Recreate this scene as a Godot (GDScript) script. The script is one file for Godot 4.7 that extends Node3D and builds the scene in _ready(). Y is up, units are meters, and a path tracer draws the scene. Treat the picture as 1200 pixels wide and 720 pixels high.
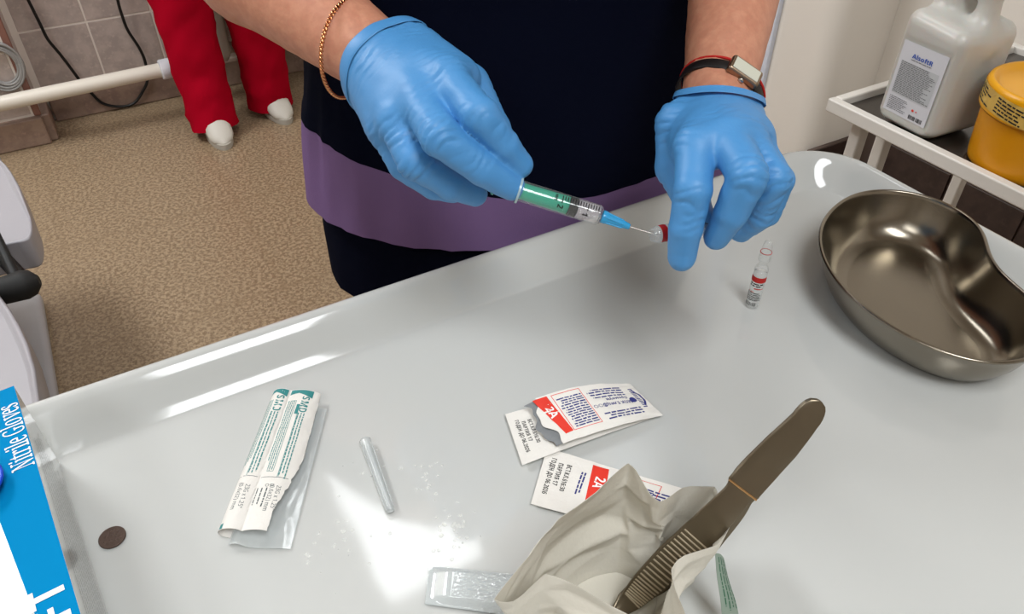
extends Node3D
# A treatment room: a person in blue gloves draws an ampoule into a syringe over a white tray.
# World axes follow the room (x along the tray's far edge, z towards the photographer), metres.

const EYE := Vector3(0, 1.30, 0)
const FOCAL := 900.0            # pixels, for a 1200 x 720 frame
const TRAY_Y := 0.85
var cam_basis: Basis
var used_names := {}
var rng := RandomNumberGenerator.new()
var noise := FastNoiseLite.new()
var M := {}

# ------------------------------------------------------------------ points
func ray(px: float, py: float) -> Vector3:
	return cam_basis * Vector3((px - 600.0) / FOCAL, -(py - 360.0) / FOCAL, -1.0)

func on_level(px: float, py: float, y: float) -> Vector3:      # the point of that sight line at height y
	var d := ray(px, py)
	return EYE + d * ((y - EYE.y) / d.y)

func at_depth(px: float, py: float, z: float) -> Vector3:      # the point of that sight line at depth z
	return EYE + ray(px, py) * z

# ------------------------------------------------------------------ mesh builder
class MB:
	var v := PackedVector3Array()
	var n := PackedVector3Array()
	var uv := PackedVector2Array()
	var ix := PackedInt32Array()
	func vert(p: Vector3, t := Vector2.ZERO, nn := Vector3.ZERO) -> int:
		v.append(p); uv.append(t); n.append(nn)
		return v.size() - 1
	func tri(a: int, b: int, c: int) -> void:       # front side: (b - a) x (c - a) points out
		ix.append(a); ix.append(c); ix.append(b)
	func quad(a: int, b: int, c: int, d: int) -> void:
		tri(a, b, c); tri(a, c, d)
	# f(u, v) over the unit square; out side = du x dv
	func patch(f: Callable, nu: int, nv: int, flip := false) -> void:
		var base := v.size()
		for j in nv + 1:
			for i in nu + 1:
				vert(f.call(float(i) / nu, float(j) / nv), Vector2(float(i) / nu, float(j) / nv))
		for j in nv:
			for i in nu:
				var a := base + j * (nu + 1) + i
				if flip: quad(a, a + nu + 1, a + nu + 2, a + 1)
				else: quad(a, a + 1, a + nu + 2, a + nu + 1)
	# rings of points; consecutive rings joined, each ring closed or not
	func rings(rs: Array, closed := true, cap_a := false, cap_b := false, flip := false) -> void:
		var m: int = rs[0].size()
		var base := v.size()
		for j in rs.size():
			for i in m: vert(rs[j][i], Vector2(float(i) / m, float(j) / (rs.size() - 1)))
		for j in rs.size() - 1:
			for i in (m if closed else m - 1):
				var a := base + j * m + i
				var b := base + j * m + (i + 1) % m
				if flip: quad(a, a + m, b + m, b)
				else: quad(a, b, b + m, a + m)
		if cap_a: cap(rs[0], flip)
		if cap_b: cap(rs[-1], not flip)
	func cap(r: Array, up: bool) -> void:
		var c := Vector3.ZERO
		for p in r: c += p
		var k := vert(c / r.size())
		var b := v.size()
		for p in r: vert(p)
		for i in r.size():
			if up: tri(k, b + i, b + (i + 1) % r.size())
			else: tri(k, b + (i + 1) % r.size(), b + i)
	# profile of (radius, height) turned round an axis
	func lathe(prof: Array, seg: int, o := Vector3.ZERO, axis := Vector3.UP, flip := false) -> void:
		var s := axis.normalized()
		var a := (s.cross(Vector3.RIGHT) if absf(s.x) < 0.8 else s.cross(Vector3.BACK)).normalized()
		var b := a.cross(s)
		var rs := []
		for p in prof:
			var r := []
			for i in seg:
				var t := TAU * i / seg
				r.append(o + s * p[1] + (a * cos(t) + b * sin(t)) * p[0])
			rs.append(r)
		rings(rs, true, false, false, not flip)
	# tube along a path
	func tube(path: Array, radii, seg := 10, caps := true, squash := 1.0, side := Vector3.ZERO) -> void:
		var rs := []
		var a := Vector3.ZERO
		for j in path.size():
			var t: Vector3 = (path[mini(j + 1, path.size() - 1)] - path[maxi(j - 1, 0)]).normalized()
			if j == 0: a = (side if side != Vector3.ZERO else (Vector3.UP if absf(t.y) < 0.9 else Vector3.RIGHT))
			a = (a - t * a.dot(t)).normalized()
			var b := t.cross(a)
			var rr: float = radii[j] if radii is Array else radii
			var r := []
			for i in seg:
				var w := TAU * i / seg
				r.append(path[j] + a * cos(w) * rr + b * sin(w) * rr * squash)
			rs.append(r)
		rings(rs, true, caps, caps, false)
	func bbox(c: Vector3, size: Vector3, r: float, bas := Basis.IDENTITY, seg := 2) -> void:   # box with rounded edges
		var h := size / 2.0
		r = minf(r, minf(h.x, minf(h.y, h.z)) * 0.98)
		var lines := []
		for k in seg + 1: lines.append(-1.0 + 0.0 * k)
		for ax in 3:
			var u := (ax + 1) % 3
			var w := (ax + 2) % 3
			for sgn in [-1.0, 1.0]:
				var base := v.size()
				var cols := []
				for side in [0, 1]:
					for k in seg + 1: cols.append([side, float(k) / seg])
				var m := cols.size()
				for j in m:
					for i in m:
						var p := Vector3.ZERO
						p[ax] = h[ax] * sgn
						p[u] = (-h[u] + r * cols[i][1]) if cols[i][0] == 0 else (h[u] - r + r * cols[i][1])
						p[w] = (-h[w] + r * cols[j][1]) if cols[j][0] == 0 else (h[w] - r + r * cols[j][1])
						var inner := p.clamp(-h + Vector3.ONE * r, h - Vector3.ONE * r)
						var d := (p - inner).normalized()
						vert(c + bas * (inner + d * r), Vector2(float(i), float(j)), bas * d)
				for j in m - 1:
					for i in m - 1:
						var a := base + j * m + i
						if sgn > 0: quad(a, a + 1, a + m + 1, a + m)
						else: quad(a, a + m, a + m + 1, a + 1)
	func bar(a: Vector3, b: Vector3, w: float, h: float, r: float, up := Vector3.UP) -> void:    # a box-section bar from a to b
		var t := (b - a).normalized()
		var s := t.cross(up).normalized()
		var q := s.cross(t).normalized()
		bbox((a + b) / 2.0, Vector3(w, h, (b - a).length()), r, Basis(s, q, -t))
	func mesh(shift := Vector3.ZERO) -> ArrayMesh:
		var acc := PackedVector3Array()
		acc.resize(v.size())
		for k in range(0, ix.size(), 3):
			var a := v[ix[k]]
			var nn := (v[ix[k + 2]] - a).cross(v[ix[k + 1]] - a)
			for q in 3: acc[ix[k + q]] += nn
		# weld normals of coincident closing vertices made by the same smooth surface
		var out := PackedVector3Array()
		out.resize(v.size())
		var pos := PackedVector3Array()
		pos.resize(v.size())
		for k in v.size():
			out[k] = n[k] if n[k] != Vector3.ZERO else (acc[k].normalized() if acc[k].length_squared() > 0.0 else Vector3.UP)
			pos[k] = v[k] - shift
		var arr := []
		arr.resize(Mesh.ARRAY_MAX)
		arr[Mesh.ARRAY_VERTEX] = pos
		arr[Mesh.ARRAY_NORMAL] = out
		arr[Mesh.ARRAY_TEX_UV] = uv
		arr[Mesh.ARRAY_INDEX] = ix
		var m := ArrayMesh.new()
		m.add_surface_from_arrays(Mesh.PRIMITIVE_TRIANGLES, arr)
		return m

# ------------------------------------------------------------------ flat print: triangles in a sheet's own metres, laid on its surface
class Ink:
	var t := PackedVector2Array()
	func quad(a: Vector2, b: Vector2, c: Vector2, d: Vector2, n := 1, m := 1) -> void:
		for j in m:
			for i in n:
				var u0 := float(i) / n
				var u1 := float(i + 1) / n
				var v0 := float(j) / m
				var v1 := float(j + 1) / m
				var p := a.lerp(b, u0).lerp(d.lerp(c, u0), v0)
				var q := a.lerp(b, u1).lerp(d.lerp(c, u1), v0)
				var r := a.lerp(b, u1).lerp(d.lerp(c, u1), v1)
				var s := a.lerp(b, u0).lerp(d.lerp(c, u0), v1)
				t.append_array(PackedVector2Array([p, q, r, p, r, s]))
	func rect(x0: float, y0: float, x1: float, y1: float, step := 0.003) -> void:
		quad(Vector2(x0, y0), Vector2(x1, y0), Vector2(x1, y1), Vector2(x0, y1), maxi(1, ceili(absf(x1 - x0) / step)), maxi(1, ceili(absf(y1 - y0) / step)))
	func line(a: Vector2, b: Vector2, w: float, step := 0.003) -> void:
		var s := (b - a).normalized().orthogonal() * w / 2.0
		quad(a - s, b - s, b + s, a + s, maxi(1, ceili((b - a).length() / step)))
	func frame(x0: float, y0: float, x1: float, y1: float, w: float) -> void:
		line(Vector2(x0, y0), Vector2(x1, y0), w); line(Vector2(x1, y0), Vector2(x1, y1), w)
		line(Vector2(x1, y1), Vector2(x0, y1), w); line(Vector2(x0, y1), Vector2(x0, y0), w)
	func ring(c: Vector2, r: float, w: float, a0 := 0.0, a1 := TAU, seg := 18) -> void:
		for k in seg:
			line(c + Vector2.from_angle(lerpf(a0, a1, float(k) / seg)) * r, c + Vector2.from_angle(lerpf(a0, a1, (k + 1.0) / seg)) * r, w)
	func disc(c: Vector2, r: float, seg := 16) -> void:
		for k in seg: t.append_array(PackedVector2Array([c, c + Vector2.from_angle(TAU * k / seg) * r, c + Vector2.from_angle(TAU * (k + 1) / seg) * r]))
	# lines of print too small to read in the photograph: word-long dashes along direction ang, from corner o
	func small_print(o: Vector2, ang: float, w: float, lines: int, pitch: float, h: float, g: RandomNumberGenerator, ragged := 0.25) -> void:
		var e := Vector2.from_angle(ang)
		var f := e.orthogonal() * -1.0
		for k in lines:
			var x := 0.0
			var stop := w * (1.0 - g.randf() * ragged)
			while x < stop:
				var l := minf(g.randf_range(1.5, 6.0) * h, stop - x)
				var p := o + e * x - f * (pitch * k)
				quad(p, p + e * l, p + e * l + f * h, p + f * h, maxi(1, ceili(l / 0.003)))
				x += l + h * 0.7

func write(ink: Ink, s: String, c: Vector2, ang: float, size: float, bold := false, font := "Droid Sans", stretch := 1.0) -> void:   # centred on c, size = height of capitals
	var f := SystemFont.new()
	f.font_names = PackedStringArray([font])
	if bold: f.font_weight = 700
	var tm := TextMesh.new()
	tm.font = f; tm.text = s; tm.font_size = 24; tm.depth = 0.0; tm.curve_step = 2.0
	tm.pixel_size = size / (24 * 0.71)
	var arr := tm.get_mesh_arrays()
	var vs: PackedVector3Array = arr[Mesh.ARRAY_VERTEX]
	var ns: PackedVector3Array = arr[Mesh.ARRAY_NORMAL]
	var ids = arr[Mesh.ARRAY_INDEX]
	if ids == null: ids = PackedInt32Array(range(vs.size()))
	var box := AABB(vs[0], Vector3.ZERO) if vs.size() else AABB()
	for p in vs: box = box.expand(p)
	var mid := box.get_center()
	for k in range(0, ids.size(), 3):
		if ns[ids[k]].z < 0.5: continue
		for q in 3:
			var p := vs[ids[k + q]] - mid
			ink.t.append(c + Vector2(p.x * stretch, p.y).rotated(ang))

func lay(ink: Ink, s: Callable, lift := 0.00012) -> MB:      # s(x, y) gives the surface; the print lies just above it
	var b := MB.new()
	var e := 0.0004
	for k in range(0, ink.t.size(), 3):
		var id := []
		for q in 3:
			var p := ink.t[k + q]
			var o: Vector3 = s.call(p.x, p.y)
			var nn: Vector3 = ((s.call(p.x + e, p.y) - o) as Vector3).cross((s.call(p.x, p.y + e) - o) as Vector3).normalized()
			id.append(b.vert(o + nn * lift, p, nn))
		var w := (ink.t[k + 1] - ink.t[k]).cross(ink.t[k + 2] - ink.t[k])
		if w > 0: b.tri(id[0], id[1], id[2])
		else: b.tri(id[0], id[2], id[1])
	return b

# a sheet with thickness: s(x, y) its upper side, dom(u, v) the outline
func sheet(s: Callable, dom: Callable, nu: int, nv: int, thick: float) -> MB:
	var b := MB.new()
	var e := 0.0005
	var top := []
	var bot := []
	for j in nv + 1:
		for i in nu + 1:
			var q: Vector2 = dom.call(float(i) / nu, float(j) / nv)
			var o: Vector3 = s.call(q.x, q.y)
			var nn: Vector3 = ((s.call(q.x + e, q.y) - o) as Vector3).cross((s.call(q.x, q.y + e) - o) as Vector3).normalized()
			top.append(b.vert(o, q * 10.0, nn))
			bot.append(b.vert(o - nn * thick, q * 10.0, -nn))
	var m := nu + 1
	for j in nv:
		for i in nu:
			var a := j * m + i
			b.quad(top[a], top[a + 1], top[a + m + 1], top[a + m])
			b.quad(bot[a], bot[a + m], bot[a + m + 1], bot[a + 1])
	for i in nu:
		b.quad(top[i], bot[i], bot[i + 1], top[i + 1])
		var a := nv * m + i
		b.quad(top[a], top[a + 1], bot[a + 1], bot[a])
	for j in nv:
		b.quad(top[j * m], top[(j + 1) * m], bot[(j + 1) * m], bot[j * m])
		b.quad(top[j * m + nu], bot[j * m + nu], bot[(j + 1) * m + nu], top[(j + 1) * m + nu])
	return b

func full(w: float, h: float) -> Callable:
	return func(u, v): return Vector2(u * w, v * h)

# ------------------------------------------------------------------ rounded bodies: smooth union of tapered capsules, meshed by surface nets
class Flesh:
	var lo: Vector3
	var h: float
	var nx: int
	var ny: int
	var nz: int
	var f := PackedFloat32Array()
	func _init(a: Vector3, b: Vector3, cell: float) -> void:
		lo = a; h = cell
		nx = ceili((b.x - a.x) / h) + 1; ny = ceili((b.y - a.y) / h) + 1; nz = ceili((b.z - a.z) / h) + 1
		f.resize(nx * ny * nz); f.fill(1.0)
	# tapered capsule; flat: scale of the distance along that direction (> 1 flattens)
	func bone(a: Vector3, b: Vector3, ra: float, rb: float, k := 0.01, flat := Vector3.ZERO, cut := false) -> void:
		var m := maxf(ra, rb) + k + 2.5 * h
		var p0 := ((a.min(b) - Vector3.ONE * m - lo) / h).floor()
		var p1 := ((a.max(b) + Vector3.ONE * m - lo) / h).ceil()
		var ba := b - a
		var bb := maxf(ba.length_squared(), 1e-9)
		for z in range(maxi(0, int(p0.z)), mini(nz, int(p1.z) + 1)):
			for y in range(maxi(0, int(p0.y)), mini(ny, int(p1.y) + 1)):
				var row := (z * ny + y) * nx
				for x in range(maxi(0, int(p0.x)), mini(nx, int(p1.x) + 1)):
					var pa := lo + Vector3(x, y, z) * h - a
					var t := clampf(pa.dot(ba) / bb, 0.0, 1.0)
					var q := pa - ba * t
					if flat != Vector3.ZERO: q += flat * q.dot(flat)
					var d := q.length() - lerpf(ra, rb, t)
					var o := f[row + x]
					if cut:
						f[row + x] = maxf(o, -d)
						continue
					var g := k - absf(d - o)
					f[row + x] = minf(d, o) - (g * g / (4.0 * k) if g > 0.0 else 0.0)
	func slice(p: Vector3, n: Vector3, reach: float) -> void:      # cut away what lies beyond the plane, near p
		for z in nz:
			for y in ny:
				for x in nx:
					var q := lo + Vector3(x, y, z) * h - p
					var d := q.dot(n)
					if d > -3.0 * h and q.length() < reach:
						var i := (z * ny + y) * nx + x
						f[i] = maxf(f[i], d)
	func net(b: MB) -> void:
		var id := PackedInt32Array()
		id.resize(nx * ny * nz); id.fill(-1)
		var sx := 1
		var sy := nx
		var sz := nx * ny
		var off := [0, sx, sy, sx + sy, sz, sx + sz, sy + sz, sx + sy + sz]
		var edges := [[0, 1], [2, 3], [4, 5], [6, 7], [0, 2], [1, 3], [4, 6], [5, 7], [0, 4], [1, 5], [2, 6], [3, 7]]
		for z in nz - 1:
			for y in ny - 1:
				var row := z * sz + y * sy
				for x in nx - 1:
					var i := row + x
					var c := f[i]
					if absf(c) > 2.0 * h + 0.02: continue
					var ins := 0
					for q in 8:
						if f[i + off[q]] < 0.0: ins += 1
					if ins == 0 or ins == 8: continue
					var s := Vector3.ZERO
					var cnt := 0
					for e in edges:
						var fa := f[i + off[e[0]]]
						var fb := f[i + off[e[1]]]
						if (fa < 0.0) != (fb < 0.0):
							var t := fa / (fa - fb)
							var pa := Vector3(e[0] & 1, (e[0] >> 1) & 1, e[0] >> 2)
							var pb := Vector3(e[1] & 1, (e[1] >> 1) & 1, e[1] >> 2)
							s += pa.lerp(pb, t)
							cnt += 1
					id[i] = b.vert(lo + (Vector3(x, y, z) + s / cnt) * h)
		for z in range(1, nz - 1):
			for y in range(1, ny - 1):
				var row := z * sz + y * sy
				for x in range(1, nx - 1):
					var i := row + x
					if id[i] < 0 : continue
					var neg := f[i] < 0.0
					if neg != (f[i + sx] < 0.0) and id[i - sy] >= 0 and id[i - sz] >= 0 and id[i - sy - sz] >= 0:
						if neg: b.quad(id[i - sy - sz], id[i - sz], id[i], id[i - sy])
						else: b.quad(id[i - sy - sz], id[i - sy], id[i], id[i - sz])
					if neg != (f[i + sy] < 0.0) and id[i - sx] >= 0 and id[i - sz] >= 0 and id[i - sx - sz] >= 0:
						if neg: b.quad(id[i - sx - sz], id[i - sx], id[i], id[i - sz])
						else: b.quad(id[i - sx - sz], id[i - sz], id[i], id[i - sx])
					if neg != (f[i + sz] < 0.0) and id[i - sx] >= 0 and id[i - sy] >= 0 and id[i - sx - sy] >= 0:
						if neg: b.quad(id[i - sx - sy], id[i - sy], id[i], id[i - sx])
						else: b.quad(id[i - sx - sy], id[i - sx], id[i], id[i - sy])

# ------------------------------------------------------------------ nodes
func numbered(called: String) -> String:
	if not used_names.has(called):
		used_names[called] = 0
		return called
	used_names[called] += 1
	return "%s_%03d" % [called, used_names[called]]

func tag(o: Node3D, label: String, category := "", group := "") -> void:
	o.set_meta("label", label)
	if category: o.set_meta("category", category)
	if group: o.set_meta("group", group)

func thing(called: String, label: String, category: String, at: Vector3, group := "") -> Node3D:
	var o := Node3D.new()
	o.name = numbered(called)
	add_child(o)
	o.position = at
	tag(o, label, category, group)
	return o

func put(called: String, b, mat: Material, parent: Node3D, label := "") -> MeshInstance3D:      # b in world metres; becomes a part of parent (unturned)
	var o := MeshInstance3D.new()
	var where := Vector3.ZERO
	var up: Node = parent
	while up is Node3D and up != self:
		where += up.position
		up = up.get_parent()
	o.mesh = b.mesh(where) if b is MB else b
	o.material_override = mat
	o.name = called if parent != self else numbered(called)
	parent.add_child(o, true)
	if label: o.set_meta("label", label)
	return o

func struct_(called: String, b: MB, mat: Material, parent: Node3D = self) -> MeshInstance3D:
	var o := put(called, b, mat, parent)
	if parent == self: o.set_meta("kind", "structure")
	return o

func plain(c: Color, rough := 0.6, metal := 0.0) -> StandardMaterial3D:
	var m := StandardMaterial3D.new()
	m.albedo_color = c; m.roughness = rough; m.metallic = metal
	return m

func clear(c: Color, alpha: float, rough := 0.05) -> StandardMaterial3D:
	var m := plain(Color(c.r, c.g, c.b, alpha), rough)
	m.transparency = BaseMaterial3D.TRANSPARENCY_ALPHA
	m.cull_mode = BaseMaterial3D.CULL_DISABLED
	return m

func grain(m: StandardMaterial3D, size: float, depth_cm: float, seed_ := 3, octaves := 3) -> StandardMaterial3D:     # fine relief
	var g := FastNoiseLite.new()
	g.seed = seed_; g.frequency = 0.03; g.fractal_octaves = octaves
	var im := g.get_seamless_image(256, 256)
	m.heightmap_enabled = true
	m.heightmap_texture = ImageTexture.create_from_image(im)
	m.heightmap_scale = depth_cm
	m.uv1_triplanar = true
	m.uv1_scale = Vector3.ONE / size
	return m

func mottled(size: float, a: Color, b: Color, c: Color, seed_: int, rough := 0.5, px := 512, freq := 0.02) -> StandardMaterial3D:     # speckled colour
	var g := FastNoiseLite.new()
	g.seed = seed_; g.frequency = freq; g.fractal_octaves = 4; g.fractal_gain = 0.62
	var im := g.get_seamless_image(px, px)
	g.seed = seed_ + 9; g.frequency = freq * 3.0
	var im2 := g.get_seamless_image(px, px)
	var d1 := im.get_data()
	var d2 := im2.get_data()
	var out := PackedByteArray()
	out.resize(px * px * 3)
	for k in px * px:
		var t := clampf((d1[k] / 255.0 - 0.5) * 2.2 + 0.5, 0.0, 1.0)
		var s := clampf((d2[k] / 255.0 - 0.62) * 4.0, 0.0, 1.0)
		var col := a.lerp(b, t).lerp(c, s)
		out[k * 3] = int(col.r * 255); out[k * 3 + 1] = int(col.g * 255); out[k * 3 + 2] = int(col.b * 255)
	var m := plain(Color.WHITE, rough)
	m.albedo_texture = ImageTexture.create_from_image(Image.create_from_data(px, px, false, Image.FORMAT_RGB8, out))
	m.uv1_triplanar = true
	m.uv1_scale = Vector3.ONE / size
	return m

# ------------------------------------------------------------------ the scene
func _ready() -> void:
	rng.seed = 7
	noise.seed = 5; noise.frequency = 1.0; noise.fractal_octaves = 2
	var cam := Camera3D.new()
	cam.name = "camera"
	cam.position = EYE
	cam.rotation_degrees = Vector3(-40.0, -29.8, 0)
	cam.fov = rad_to_deg(2.0 * atan(360.0 / FOCAL))
	cam.near = 0.02
	add_child(cam)
	cam.current = true
	cam_basis = cam.basis
	var env := Environment.new()
	env.background_mode = Environment.BG_COLOR
	env.background_color = Color(0.55, 0.57, 0.6)
	env.tonemap_mode = Environment.TONE_MAPPER_LINEAR
	env.tonemap_exposure = 0.88
	env.sdfgi_enabled = true; env.ssao_enabled = true; env.ssil_enabled = true
	var we := WorldEnvironment.new()
	we.name = "environment"
	we.environment = env
	add_child(we)
	materials()
	ceiling_lamp(Vector3(0.58, 2.7, -1.75), "wide ceiling lamp panel above and behind the person in the navy tunic", 0.55, 0.60, 0.95)
	ceiling_lamp(Vector3(0.15, 2.7, 0.70), "ceiling lamp panel above the photographer, in front of the tray", 1.4, 0.58, 1.18)
	ceiling_lamp(Vector3(-0.95, 2.7, -2.25), "ceiling lamp panel above the tiled corner", 2.3, 0.58, 1.18)
	ceiling_lamp(Vector3(-1.45, 2.7, 0.65), "ceiling lamp panel near the left wall, nearest the front", 0.6, 0.58, 1.18)
	room()
	tray()
	nurse()
	other_person()
	kidney_dish()
	trolley_and_jug()
	glove_box()
	wrapper()
	sachets()
	bag_and_tweezers()
	small_things()
	chair_parts()
	left_corner()

func materials() -> void:
	M.wall = grain(plain(Color(0.91, 0.885, 0.85), 0.42), 0.3, 0.02)
	M.ceiling = plain(Color(0.88, 0.87, 0.85), 0.9)
	M.floor = mottled(0.5, Color(0.47, 0.39, 0.30), Color(0.635, 0.555, 0.445), Color(0.74, 0.67, 0.58), 11, 0.36, 1024, 0.035)
	M.tile = [mottled(0.4, Color(0.70, 0.645, 0.62), Color(0.77, 0.715, 0.69), Color(0.79, 0.73, 0.70), 21, 0.3, 256), mottled(0.45, Color(0.68, 0.625, 0.60), Color(0.75, 0.69, 0.66), Color(0.77, 0.71, 0.68), 22, 0.3, 256)]
	M.grout = plain(Color(0.88, 0.84, 0.80), 0.9)
	M.skirting = mottled(0.4, Color(0.52, 0.43, 0.385), Color(0.58, 0.49, 0.43), Color(0.6, 0.5, 0.45), 23, 0.35, 256)
	M.dark_tile = mottled(0.4, Color(0.20, 0.15, 0.135), Color(0.25, 0.19, 0.17), Color(0.27, 0.21, 0.19), 24, 0.4, 256)
	M.dark_grout = plain(Color(0.36, 0.30, 0.27), 0.9)
	M.enamel = grain(plain(Color(0.765, 0.77, 0.76), 0.08), 0.5, 0.010, 8, 2)
	M.enamel.clearcoat_enabled = true
	M.enamel.clearcoat = 0.2
	M.enamel.clearcoat_roughness = 0.06
	M.white_metal = plain(Color(0.85, 0.83, 0.80), 0.4)
	M.white_plastic = grain(plain(Color(0.62, 0.61, 0.63), 0.4), 0.1, 0.01)
	M.chrome = plain(Color(0.75, 0.73, 0.70), 0.18, 1.0)
	M.skin = mottled(0.09, Color(0.74, 0.50, 0.40), Color(0.80, 0.57, 0.46), Color(0.78, 0.50, 0.41), 31, 0.5, 256)
	grain(M.skin, 0.02, 0.012)
	M.skin.uv1_scale = Vector3.ONE / 0.06
	M.skin.subsurf_scatter_enabled = true; M.skin.subsurf_scatter_strength = 0.06
	M.glove = grain(plain(Color(0.29, 0.555, 0.785), 0.48), 0.02, 0.006)
	M.navy = grain(plain(Color(0.03, 0.042, 0.10), 0.85), 0.012, 0.02)
	M.purple = grain(plain(Color(0.46, 0.365, 0.53), 0.8), 0.012, 0.02)
	M.red = grain(plain(Color(0.65, 0.025, 0.13), 0.8), 0.012, 0.02)
	for k in ["navy", "purple", "red"]: M[k].metallic_specular = 0.12
	M.hair = grain(plain(Color(0.12, 0.07, 0.045), 0.6), 0.02, 0.2)
	M.dark = plain(Color(0.02, 0.02, 0.022), 0.45)
	M.rubber = plain(Color(0.03, 0.03, 0.03), 0.7)
	M.paper = grain(plain(Color(0.90, 0.885, 0.86), 0.75), 0.02, 0.01)
	M.paper.backlight_enabled = true; M.paper.backlight = Color(0.12, 0.12, 0.11)
	M.film = clear(Color(0.93, 0.95, 0.95), 0.22, 0.12)
	M.ink = plain(Color(0.10, 0.09, 0.09), 0.7)
	M.ink_grey = plain(Color(0.42, 0.42, 0.43), 0.7)
	M.ink_blue = plain(Color(0.17, 0.19, 0.47), 0.7)
	M.ink_red = plain(Color(0.87, 0.20, 0.13), 0.7)
	M.ink_teal = plain(Color(0.10, 0.47, 0.47), 0.7)
	M.ink_white = plain(Color(0.95, 0.94, 0.93), 0.6)
	M.glass = clear(Color(0.88, 0.90, 0.89), 0.20, 0.02)
	M.steel = grain(plain(Color(0.555, 0.525, 0.475), 0.22, 1.0), 0.01, 0.003)
	M.tweezer = grain(plain(Color(0.47, 0.43, 0.365), 0.34, 0.95), 0.01, 0.004)

func ceiling_lamp(p: Vector3, label: String, power: float, w: float, l2: float) -> void:
	var t := thing("ceiling_lamp", label, "lamp", p, "")
	var b := MB.new()
	for s in [-1, 1]:
		b.bbox(p + Vector3((w / 2 + 0.015) * s, -0.015, 0), Vector3(0.03, 0.03, l2 + 0.06), 0.004)
		b.bbox(p + Vector3(0, -0.015, (l2 / 2 + 0.015) * s), Vector3(w, 0.03, 0.03), 0.004)
	put("frame", b, M.white_metal, t)
	b = MB.new()
	b.bbox(p + Vector3(0, -0.008, 0), Vector3(w, 0.008, l2), 0.002)
	var m := plain(Color(0.95, 0.95, 0.93), 0.5)
	m.emission_enabled = true
	m.emission = Color(0.975, 0.99, 1.0)
	m.emission_energy_multiplier = 1.0
	put("diffuser", b, m, t)
	var l := AreaLight3D.new()
	l.name = "light"
	l.area_size = Vector2(w - 0.02, l2 - 0.02)
	l.light_color = Color(0.975, 0.99, 1.0)
	l.light_energy = LAMP * power
	l.area_range = 12.0
	l.area_attenuation = 2.0
	l.shadow_enabled = true
	t.add_child(l)
	l.position = Vector3(0, -0.02, 0)
	l.rotation_degrees = Vector3(-90, 0, 0)

const LAMP := 2.5

# ------------------------------------------------------------------ room
func tiles(parent: Node3D, called: String, o: Vector3, e: Vector3, up: Vector3, nw: int, nh: int, w: float, h: float, mats: Array, gap := 0.006) -> void:
	var nrm := e.cross(up).normalized()
	var shared := []
	var b := MB.new()
	b.bbox(Vector3.ZERO, Vector3(w - gap, h - gap, 0.008), 0.0015, Basis(e, up, nrm), 1)
	var mesh := b.mesh()
	for j in nh:
		for i in nw:
			var t := MeshInstance3D.new()
			t.mesh = mesh
			t.material_override = mats[rng.randi() % mats.size()]
			t.name = called
			t.position = o + e * (w * (i + 0.5)) + up * (h * (j + 0.5)) - nrm * 0.0028
			parent.add_child(t, true)

func slab(a: Vector3, c: Vector3) -> MB:
	var b := MB.new()
	b.bbox((a + c) / 2.0, (c - a).abs(), 0.001, Basis.IDENTITY, 1)
	return b

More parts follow.
